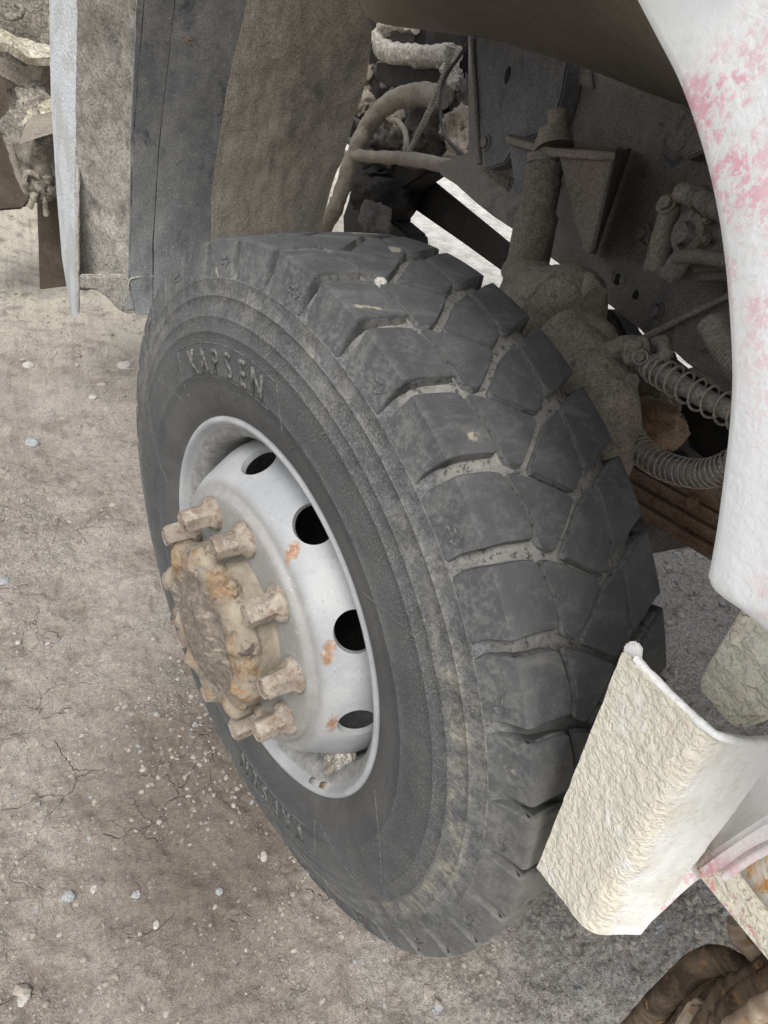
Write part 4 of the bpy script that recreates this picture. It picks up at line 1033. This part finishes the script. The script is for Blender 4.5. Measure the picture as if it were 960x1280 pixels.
# lower hose looping under
h2 = [at(782, 530, x=VX), at(792, 552, x=VX + .005), at(812, 572, x=VX + .01), at(840, 586, x=VX + .01), at(872, 592, x=VX + .01), at(900, 588, x=VX + .01), at(930, 572, x=VX + .01), at(975, 550, x=VX)]
o = tube('brake_hose', h2, .0130, M['hose'], truck, 18, 10, .001, 90)
tag(o, 'lower dusty brake hose looping under with a tight wire spring')
coil('hose_spring', h2[:-1], .0180, .00115, 25, M['wire'], truck, jit=.3)
# corrugated hose at the fender edge and rail edge rod
h3 = [at(890, 402, x=-.44), at(902, 424, x=-.44), at(920, 452, x=-.44), at(945, 480, x=-.44)]
o = tube('corrugated_hose', h3, .018, M['hose'], truck, 18, 10); coil('hose_rib', h3, .0175, .003, 24, M['hose'], truck, 6, 18)
tube('brake_pipe', [at(866, 461, x=-.55), at(868, 463, x=-.55), at(885, 474, x=-.55), at(930, 500, x=-.55)], .0055, M['mud_metal'], truck, 10, 8)
# ------------------------------------------------------------ leaf spring
LX = -.545
def leafpt(x, off): return None
la, lb = at(800, 646, x=LX), at(893, 702, x=LX)
dirl = (lb - la); slope = dirl.z / dirl.y
spring = tag(link(bpy.data.objects.new('leaf_spring', None), truck), 'rusty brown leaf spring pack below the hoses')
for i in range(8):
    th = .0106; zb = i * .0136; rows_t = []
    y0, y1 = la.y - .62 + .012 * i, lb.y + .30 + .04 * i
    bm = bmesh.new(); nseg = 26; V_ = []
    for s_ in range(nseg + 1):
        y = y0 + (y1 - y0) * s_ / nseg; dy = y - la.y
        z = la.z + slope * dy * .9 + .10 * dy * dy + zb
        sec = []
        for (sx, sz) in ((0, .0015), (.0015, 0), (-.0, 0), (-.072, 0), (-.0735, .0015), (-.0735, th - .0015), (-.072, th), (.0, th), (.0015, th - .0015)):
            wob = .0007 * noise.noise(Vector((sx * 10, y * 50, i * 7)))
            sec.append(bm.verts.new((LX + [0, .004, -.002, .003, -.003, .002, -.001, .004][i] + sx - (.0015 if sx > .001 else 0) + .0015 * (i % 2), y, z + sz + wob)))
        V_.append(sec)
    m_ = len(V_[0])
    for a_, b_ in zip(V_, V_[1:]):
        for k_ in range(m_): bm.faces.new((a_[k_], a_[(k_ + 1) % m_], b_[(k_ + 1) % m_], b_[k_]))
    bm.faces.new(V_[0][::-1]); bm.faces.new(V_[-1])
    from_bm('leaf', bm, M['leaf'], spring, True, 30)
hexbolt('spring_bolt', at(866, 628, x=LX + .003), (1, 0, .2), .009, .008, M['leaf'], truck)
# axle beam and bump stop above the spring
lump('bump_stop', at(800, 505, x=-.62), (.06, .055, .065), M['brown_under'], truck, .3, 25, 4, None, .8)
lump('spring_seat', at(812, 532, x=-.50), (.045, .055, .038), M['leaf'], truck, .35, 30, 4, None, .8)
plate('spring_plate', [at(x, y, x=-.60) for x, y in ((770, 470), (842, 520), (848, 560), (900, 600), (912, 640), (780, 590))], M['mud_dark'], truck, .03, .003)
bm = bmesh.new(); boxbm(bm, (-.95, -.02, .52), (1.15, .10, .12), None, .01)
from_bm('axle_beam', bm, M['mud_dark'], truck, True, 30)
# ------------------------------------------------------------ deep under the cab
o = plate('far_beam', [at(x, y, x=-1.12) for x, y in ((490, 190), (536, 222), (635, 303), (738, 390), (720, 408), (655, 359), (575, 301), (497, 247))], M['black'], truck, .012, .002)
tag(o, 'black beam crossing in front of the bright ground')
lump('oil_pan', at(476, 246, x=-.95), (.12, .13, .075), M['black'], truck, .3, 12, 5, None, .7)
lump('oil_pan', at(470, 275, x=-.80), (.06, .06, .06), M['mud_dark'], truck, .3, 20, 4, None, .7)
plate('oil_pan', [at(x, y, x=-1.0) for x, y in ((436, 190), (538, 206), (536, 215), (500, 240), (497, 262), (489, 274), (510, 292), (512, 320), (430, 320), (428, 270), (440, 235))], M['black'], truck, .10, .012)
o = tube('cross_rod', [at(428, 195, x=-.72), at(470, 196, x=-.70), at(520, 200, x=-.68), at(580, 214, x=-.66), at(645, 236, x=-.63)], .020, M['mud_metal'], truck, 16, 8, .005, 40)
tag(o, 'muddy cross rod running in front of the engine')
tube('cross_rod', [at(560, 208, x=-.64), at(600, 218, x=-.63), at(640, 232, x=-.61)], .010, M['mud_metal'], truck, 12, 8, .004, 60)
o = tube('curved_pipe', [at(556, 122, x=-.80), at(520, 118, x=-.79), at(488, 128, x=-.77), at(464, 152, x=-.75), at(446, 185, x=-.72), at(432, 225, x=-.70), at(418, 262, x=-.68), at(398, 300, x=-.68)], lambda t: .034 - .004 * t, M['mud_metal'], truck, 22, 8, .006, 26)
tag(o, 'bent grey-brown pipe curving down behind the tyre')
o = tube('exhaust_pipe', [at(520, 28, x=-.98), at(492, 30, x=-.96), at(474, 46, x=-.94), at(482, 64, x=-.92), at(520, 70, x=-.90), at(566, 70, x=-.88)], .034, M['mud_pale_or_lit'], truck, 24, 8, .010, 34)
tag(o, 'mud-caked elbow pipe at the top of the engine, coloured pale as if lit')
plate('support_plate', [at(x, y, x=-.90) for x, y in ((470, 78), (560, 84), (556, 118), (500, 112), (470, 100))], M['black'], truck, .03, .003)
plate('engine_cover', [at(x, y, x=-1.05) for x, y in ((515, 18), (570, 22), (566, 60), (520, 56))], M['mud_pale_or_lit'], truck, .05, .004)
tube('engine_rib', [at(536, 20, x=-1.03), at(533, 58, x=-1.03)], .012, M['mud_pale_or_lit'], truck, 10, 6, .004, 60)
for (x, y, xx, r, mm) in ((500, 100, -.98, .040, 'mud_pale_or_lit'), (482, 92, -.99, .035, 'mud_pale_or_lit'), (455, 130, -.86, .040, 'cast'), (450, 98, -.90, .055, 'cast'), (562, 96, -.86, .030, 'mud_pale_or_lit'), (572, 108, -.86, .022, 'mud_pale_or_lit'), (577, 160, -.84, .045, 'cast'), (582, 190, -.84, .050, 'cast'), (560, 158, -.82, .020, 'mud_pale_or_lit'),
                          (500, 160, -.88, .050, 'mud_metal'), (488, 152, -.83, .022, 'cast'), (535, 150, -.92, .07, 'mud_dark'), (525, 180, -.92, .06, 'mud_dark'), (595, 130, -.90, .06, 'mud_dark'), (470, 175, -.92, .08, 'mud_dark')):
    lump('engine_casting', at(x, y, x=xx), (r, r * 1.2, r * 1.15), M[mm], truck, .55, 26, 4, None, .8)
lump('engine_block', at(520, 110, x=-1.35), (.30, .42, .30), M['black'], truck, .3, 6, 4, None, .6)
lump('engine_block', at(640, 60, x=-1.25), (.28, .40, .35), M['black'], truck, .3, 6, 4, None, .6)
cp = [at(566, 58, x=-.70), at(560, 80, x=-.70), at(548, 112, x=-.70), at(532, 148, x=-.70), at(520, 172, x=-.70), at(512, 188, x=-.70)]
tube('wire_conduit', cp, .0075, M['hose'], truck, 12, 8); coil('conduit_rib', cp[:5], .0078, .0022, 36, M['hose'], truck, 5, 12)
tube('cable', [at(592, 40, x=-.66), at(576, 68, x=-.67), at(556, 98, x=-.67), at(550, 135, x=-.67), at(556, 168, x=-.67), at(574, 190, x=-.66), at(600, 208, x=-.64), at(640, 225, x=-.62)], .0052, M['blackrub'], truck, 10, 8)
tube('hook_pipe', [at(489, 150, x=-.72), at(498, 152, x=-.72), at(506, 164, x=-.71), at(508, 180, x=-.70), at(505, 194, x=-.70)], .0085, M['wire'], truck, 12, 8, .002, 80)
for (a_, b_) in (((606, 210), (640, 234)), ((612, 212), (642, 230))):
    coil('conduit_rib', [at(*a_, x=-.61), at(*b_, x=-.60)], .010, .0022, 12, M['mud_metal'], truck, 5, 12)
# ------------------------------------------------------------ tank, step and rope behind the arch, at the left edge
LY = -1.45
o = plate('step_bracket', [at(x, y, y=LY) for x, y in ((-30, -10), (70, -10), (70, 20), (66, 74), (30, 70), (0, 44), (-30, 20))], M['left_metal'], truck, .05, .006)
tube('tank_strap', [at(-5, 8, y=LY + .03), at(6, 20, y=LY + .03), at(20, 22, y=LY + .03), at(28, 12, y=LY + .03), at(18, 4, y=LY + .03)], .007, M['left_metal'], truck, 10, 8, .002, 60)
sheet('step_shelf', [[at(-30, 30, y=LY + .02), at(5, 38, y=LY + .02), at(40, 52, y=LY + .02), at(70, 58, y=LY + .02)], [at(-30, 46, y=LY + .08), at(8, 56, y=LY + .08), at(36, 72, y=LY + .08), at(70, 74, y=LY + .08)]], M['yellow_mud'], truck, -.02, .01, 20, 3)
o = plate('tank_side', [at(x, y, y=LY - .10) for x, y in ((2, 50), (36, 78), (38, 175), (40, 205), (14, 170), (8, 110))], M['left_metal'], truck, .08, .006)
o = plate('tank_end', [at(x, y, y=LY - .12) for x, y in ((34, 72), (70, 76), (70, 150), (36, 150))], M['mud_metal'], truck, .10, .006)
sheet('mud_cake', [[at(x, y, y=LY - .06 + .03 * math.sin(x)) for x in (36, 44, 52, 60, 72)] for y in (74, 90, 106, 122, 138)], M['cast'], truck, .02, .02, 18, 4)
o = plate('step_box', [at(x, y, y=LY + .02) for x, y in ((34, 148), (66, 158), (72, 162), (74, 250), (50, 246), (36, 190))], M['left_metal'], truck, .10, .006)
sheet('mud_cake', [[at(34, 152, y=LY + .10), at(50, 160, y=LY + .10), at(66, 164, y=LY + .10), at(76, 166, y=LY + .10)], [at(34, 138, y=LY + .06), at(48, 128, y=LY + .06), at(60, 124, y=LY + .06), at(76, 124, y=LY + .06)]], M['yellow_mud'], truck, .02, .012, 25, 4)
plate('mud_flap', [at(x, y, y=LY - .05) for x, y in ((46, 242), (80, 246), (84, 358), (50, 362))], M['tan_slab'], truck, .012, .002)
plate('dark_tank', [at(x, y, y=-2.3) for x, y in ((-80, -60), (75, -60), (75, 200), (52, 235), (30, 262), (-80, 270))], M['tan_slab'], truck, .25, .01)
for i in range(3):
    tube('strap', [at(8, 165 + i * 7, y=LY + .04), at(24, 190 + i * 6, y=LY + .05), at(44, 222 + i * 4, y=LY + .05)], .004, M['rope'], truck, 8, 8, .002, 90)
lump('mud_clod', at(52, 170, y=LY + .03), (.07, .04, .11), M['left_metal'], truck, .6, 22, 4)
lump('mud_clod', at(42, 205, y=LY + .04), (.06, .04, .08), M['mud_metal'], truck, .6, 22, 4)
rope = tag(link(bpy.data.objects.new('rope', None)), 'knotted muddy rope tied round the step behind the white fender edge', 'rope')
rope.location = at(48, 230, y=LY + .05); bpy.context.view_layer.update()
def rp(name, P, r, **kw):
    o = tube(name, [Vector(p) - rope.location for p in P], r, M['rope'], rope, 10, 8, .003, 90); return o
rp('strand', [at(12, 178, y=LY + .06), at(20, 205, y=LY + .06), at(34, 240, y=LY + .06), at(48, 236, y=LY + .07)], .010)
rp('loop', [at(42, 236, y=LY + .07), at(32, 230, y=LY + .08), at(34, 216, y=LY + .08), at(46, 220, y=LY + .08), at(56, 232, y=LY + .07)], .007)
rp('tail', [at(48, 236, y=LY + .07), at(42, 248, y=LY + .08), at(37, 260, y=LY + .08)], .008)
rp('tail', [at(52, 236, y=LY + .07), at(56, 252, y=LY + .07), at(58, 270, y=LY + .07)], .007)
for j, (x, y) in enumerate(((48, 228), (58, 226), (54, 240), (64, 236), (62, 222))):
    o = lump('knot', at(x, y, y=LY + .06) - rope.location, (.024, .02, .02), M['rope'], rope, .6, 60, 4)

# ------------------------------------------------------------ bumper end, lower right
PX = -.02
def Q(x, y, xx=PX): return at(x, y, x=xx)
# outer leaf of the folded plate: rows from the top edge to the bottom edge
tl, tr, bl, br = Q(782, 815), Q(888, 914), Q(675, 1083), Q(738, 1163)
def bend_rows():
    rows = []
    for i in range(15):
        t = i / 14; a_ = tl.lerp(bl, t); b_ = tr.lerp(br, t)
        row = []
        for s_ in range(11):
            u_ = s_ / 10; p = a_.lerp(b_, u_); row.append(p)
        # rounded fold then the forward-facing leaf
        c_ = b_; 
        rows.append(row)
    return rows
rowsA = bend_rows()
# second leaf direction: forward and inward
fold_top, fold_bot = tr, br
e_top = at(975, 926, x=PX - .085); e_bot = at(800, 1163, x=PX - .035)
full = []
for i, row in enumerate(rowsA):
    t = i / 14
    # the leaf widens upwards; lower right corner rises to the bracket
    end = e_top.lerp(e_bot, t)
    b_ = row[-1]; pts = row[:-1]
    d1 = (row[-1] - row[-2]).normalized(); d2 = (end - b_).normalized(); rr_ = .012
    p0 = b_ - d1 * rr_; p2 = b_ + d2 * rr_
    arc = [p0 * (1 - s_) ** 2 + b_ * 2 * s_ * (1 - s_) + p2 * s_ * s_ for s_ in (0, .2, .4, .6, .8, 1)]
    rest = [p2.lerp(end, s_) for s_ in (.15, .3, .45, .6, .8, 1)]
    full.append(pts[:-1] + arc + rest)
nA = len(full[0])
o = sheet('bumper_plate', full, M['plate_fold'], truck, thick=.004, rough=.0010, rs=60, sub=2, angle=60)
tag(o, 'folded plate with wrinkled cream paint and a chalky white return, overlapping the tyre')
# rolled tip and thick top edge
edge = [Q(776, 818, PX + .004), Q(779, 806, PX), Q(790, 801, PX), Q(798, 808, PX - .004), Q(797, 820, PX - .006)]
plate('rolled_tip', [Q(x, y, PX - .003) for x, y in ((776, 812), (782, 803), (792, 802), (799, 812), (797, 830), (786, 826))], M['plate_pink'], truck, .006, .002)
tube('plate_edge', [Q(795, 823), Q(815, 845), Q(850, 880), Q(888, 914) , at(912, 924, x=PX - .012), at(940, 927, x=PX - .04), e_top + Vector((0, 0, .002))], .0034, M['plate_white'], truck, 10, 8, .0006, 80)
# white flank continuing down to the bracket
o = sheet('bumper_side', [[at(x, y, x=PX - .045 - .03 * s_) for s_, (x, y) in enumerate(r)] for r in
     ([(855, 1000), (890, 975), (930, 955), (985, 935)], [(840, 1050), (880, 1030), (930, 1010), (985, 985)], [(815, 1110), (860, 1080), (910, 1050), (985, 1010)], [(800, 1158), (868, 1100), (905, 1072), (985, 1030)])], M['plate_white'], truck, .004, .0006, 50, 3)
plate('bumper_lip', [at(x, y, x=PX - .066) for x, y in ((866, 1082), (895, 1060), (930, 1036), (990, 998), (990, 1046), (945, 1068), (925, 1081), (905, 1096), (882, 1104))], M['plate_pink'], truck, .012, .005)
tube('bumper_lip_edge', [at(905, 1097, x=PX - .063), at(925, 1083, x=PX - .063), at(945, 1070, x=PX - .064), at(995, 1044, x=PX - .066)], .0030, M['plate_pink'], truck, 10, 6)
o = plate('bracket_frame', [at(x, y, x=PX - .07) for x, y in ((866, 1090), (884, 1062), (912, 1084), (938, 1120), (990, 1184), (990, 1240), (958, 1202), (912, 1146))], M['plate_cream'], truck, .008, .003)
tag(o, 'cream bracket frame strip at the right edge, lower down')
o = plate('bracket_panel', [at(x, y, x=PX - .085) for x, y in ((906, 1096), (925, 1084), (990, 1036), (990, 1196), (950, 1152))], M['rust_paint'], truck, .006, .002)
tag(o, 'white panel with an orange rust streak inside the bracket frame')
o = plate('mud_lobe_plate', [at(x, y, x=-.16) for x, y in ((930, 752), (990, 800), (990, 880), (960, 896), (938, 908), (920, 912), (908, 905), (890, 884), (874, 866), (871, 856), (878, 838))], M['plate_cream'], truck, .03, .007)
tag(o, 'beige mud-coated tab hanging below the fender corner')
o = sheet('mud_lobe_face', [[at(x + dx, y, x=-.158) for dx in (6, 20, 36, 52, 72, 100)] for x, y in ((922, 770), (904, 800), (888, 830), (876, 856), (888, 876), (905, 893))], M['plate_cream'], truck, .004, .004, 40, 3)
# rusty coupling hook under the bumper
HX = -.16
hook = tag(link(bpy.data.objects.new('tow_hook', None), truck), 'dark rusty tow hook at the bottom right corner')
tube('hook_arm', [at(x, y, x=HX - .01) for x, y in ((768, 1318), (812, 1268), (848, 1230), (874, 1207), (898, 1199), (922, 1207), (946, 1222), (990, 1236))], lambda t: .0150 - .004 * t, M['hook_dark'], hook, 28, 10, .0012, 60)
plate('hook_web', [at(x, y, x=HX - .022) for x, y in ((790, 1316), (850, 1240), (882, 1212), (915, 1210), (950, 1230), (990, 1236), (990, 1316))], M['hook_dark'], hook, .012, .004)
plate('hook_rib', [at(x, y, x=HX - .004) for x, y in ((812, 1312), (850, 1252), (884, 1222), (896, 1228), (872, 1256), (850, 1290), (842, 1312))], M['hook_dark'], hook, .014, .005)
plate('hook_pad', [at(x, y, x=HX + .002) for x, y in ((822, 1316), (842, 1276), (858, 1252), (870, 1250), (882, 1262), (868, 1284), (858, 1316))], M['hook_light'], hook, .014, .005)
tube('hook_jaw', [at(868, 1312, x=HX + .01), at(888, 1272, x=HX + .01), at(918, 1240, x=HX + .01), at(950, 1220, x=HX), at(1000, 1196, x=HX)], .0125, M['hook_dark'], hook, 24, 10, .003, 35)
tube('hook_jaw', [at(896, 1292, x=HX + .02), at(918, 1262, x=HX + .02), at(950, 1238, x=HX + .02), at(990, 1216, x=HX + .02)], .0125, M['hook_dark'], hook, 24, 10, .003, 35)
tube('rusty_bar', [at(905, 1300, x=HX + .05), at(930, 1280, x=HX + .05), at(960, 1258, x=HX + .05), at(1000, 1232, x=HX + .05)], .009, M['hook_light'], hook, 16, 8, .003, 60)
tube('hook_pin', [at(922, 1150, x=HX - .02), at(926, 1172, x=HX - .02), at(942, 1192, x=HX - .02), at(966, 1208, x=HX - .02)], .010, M['hook_light'], hook, 14, 8, .003, 60)
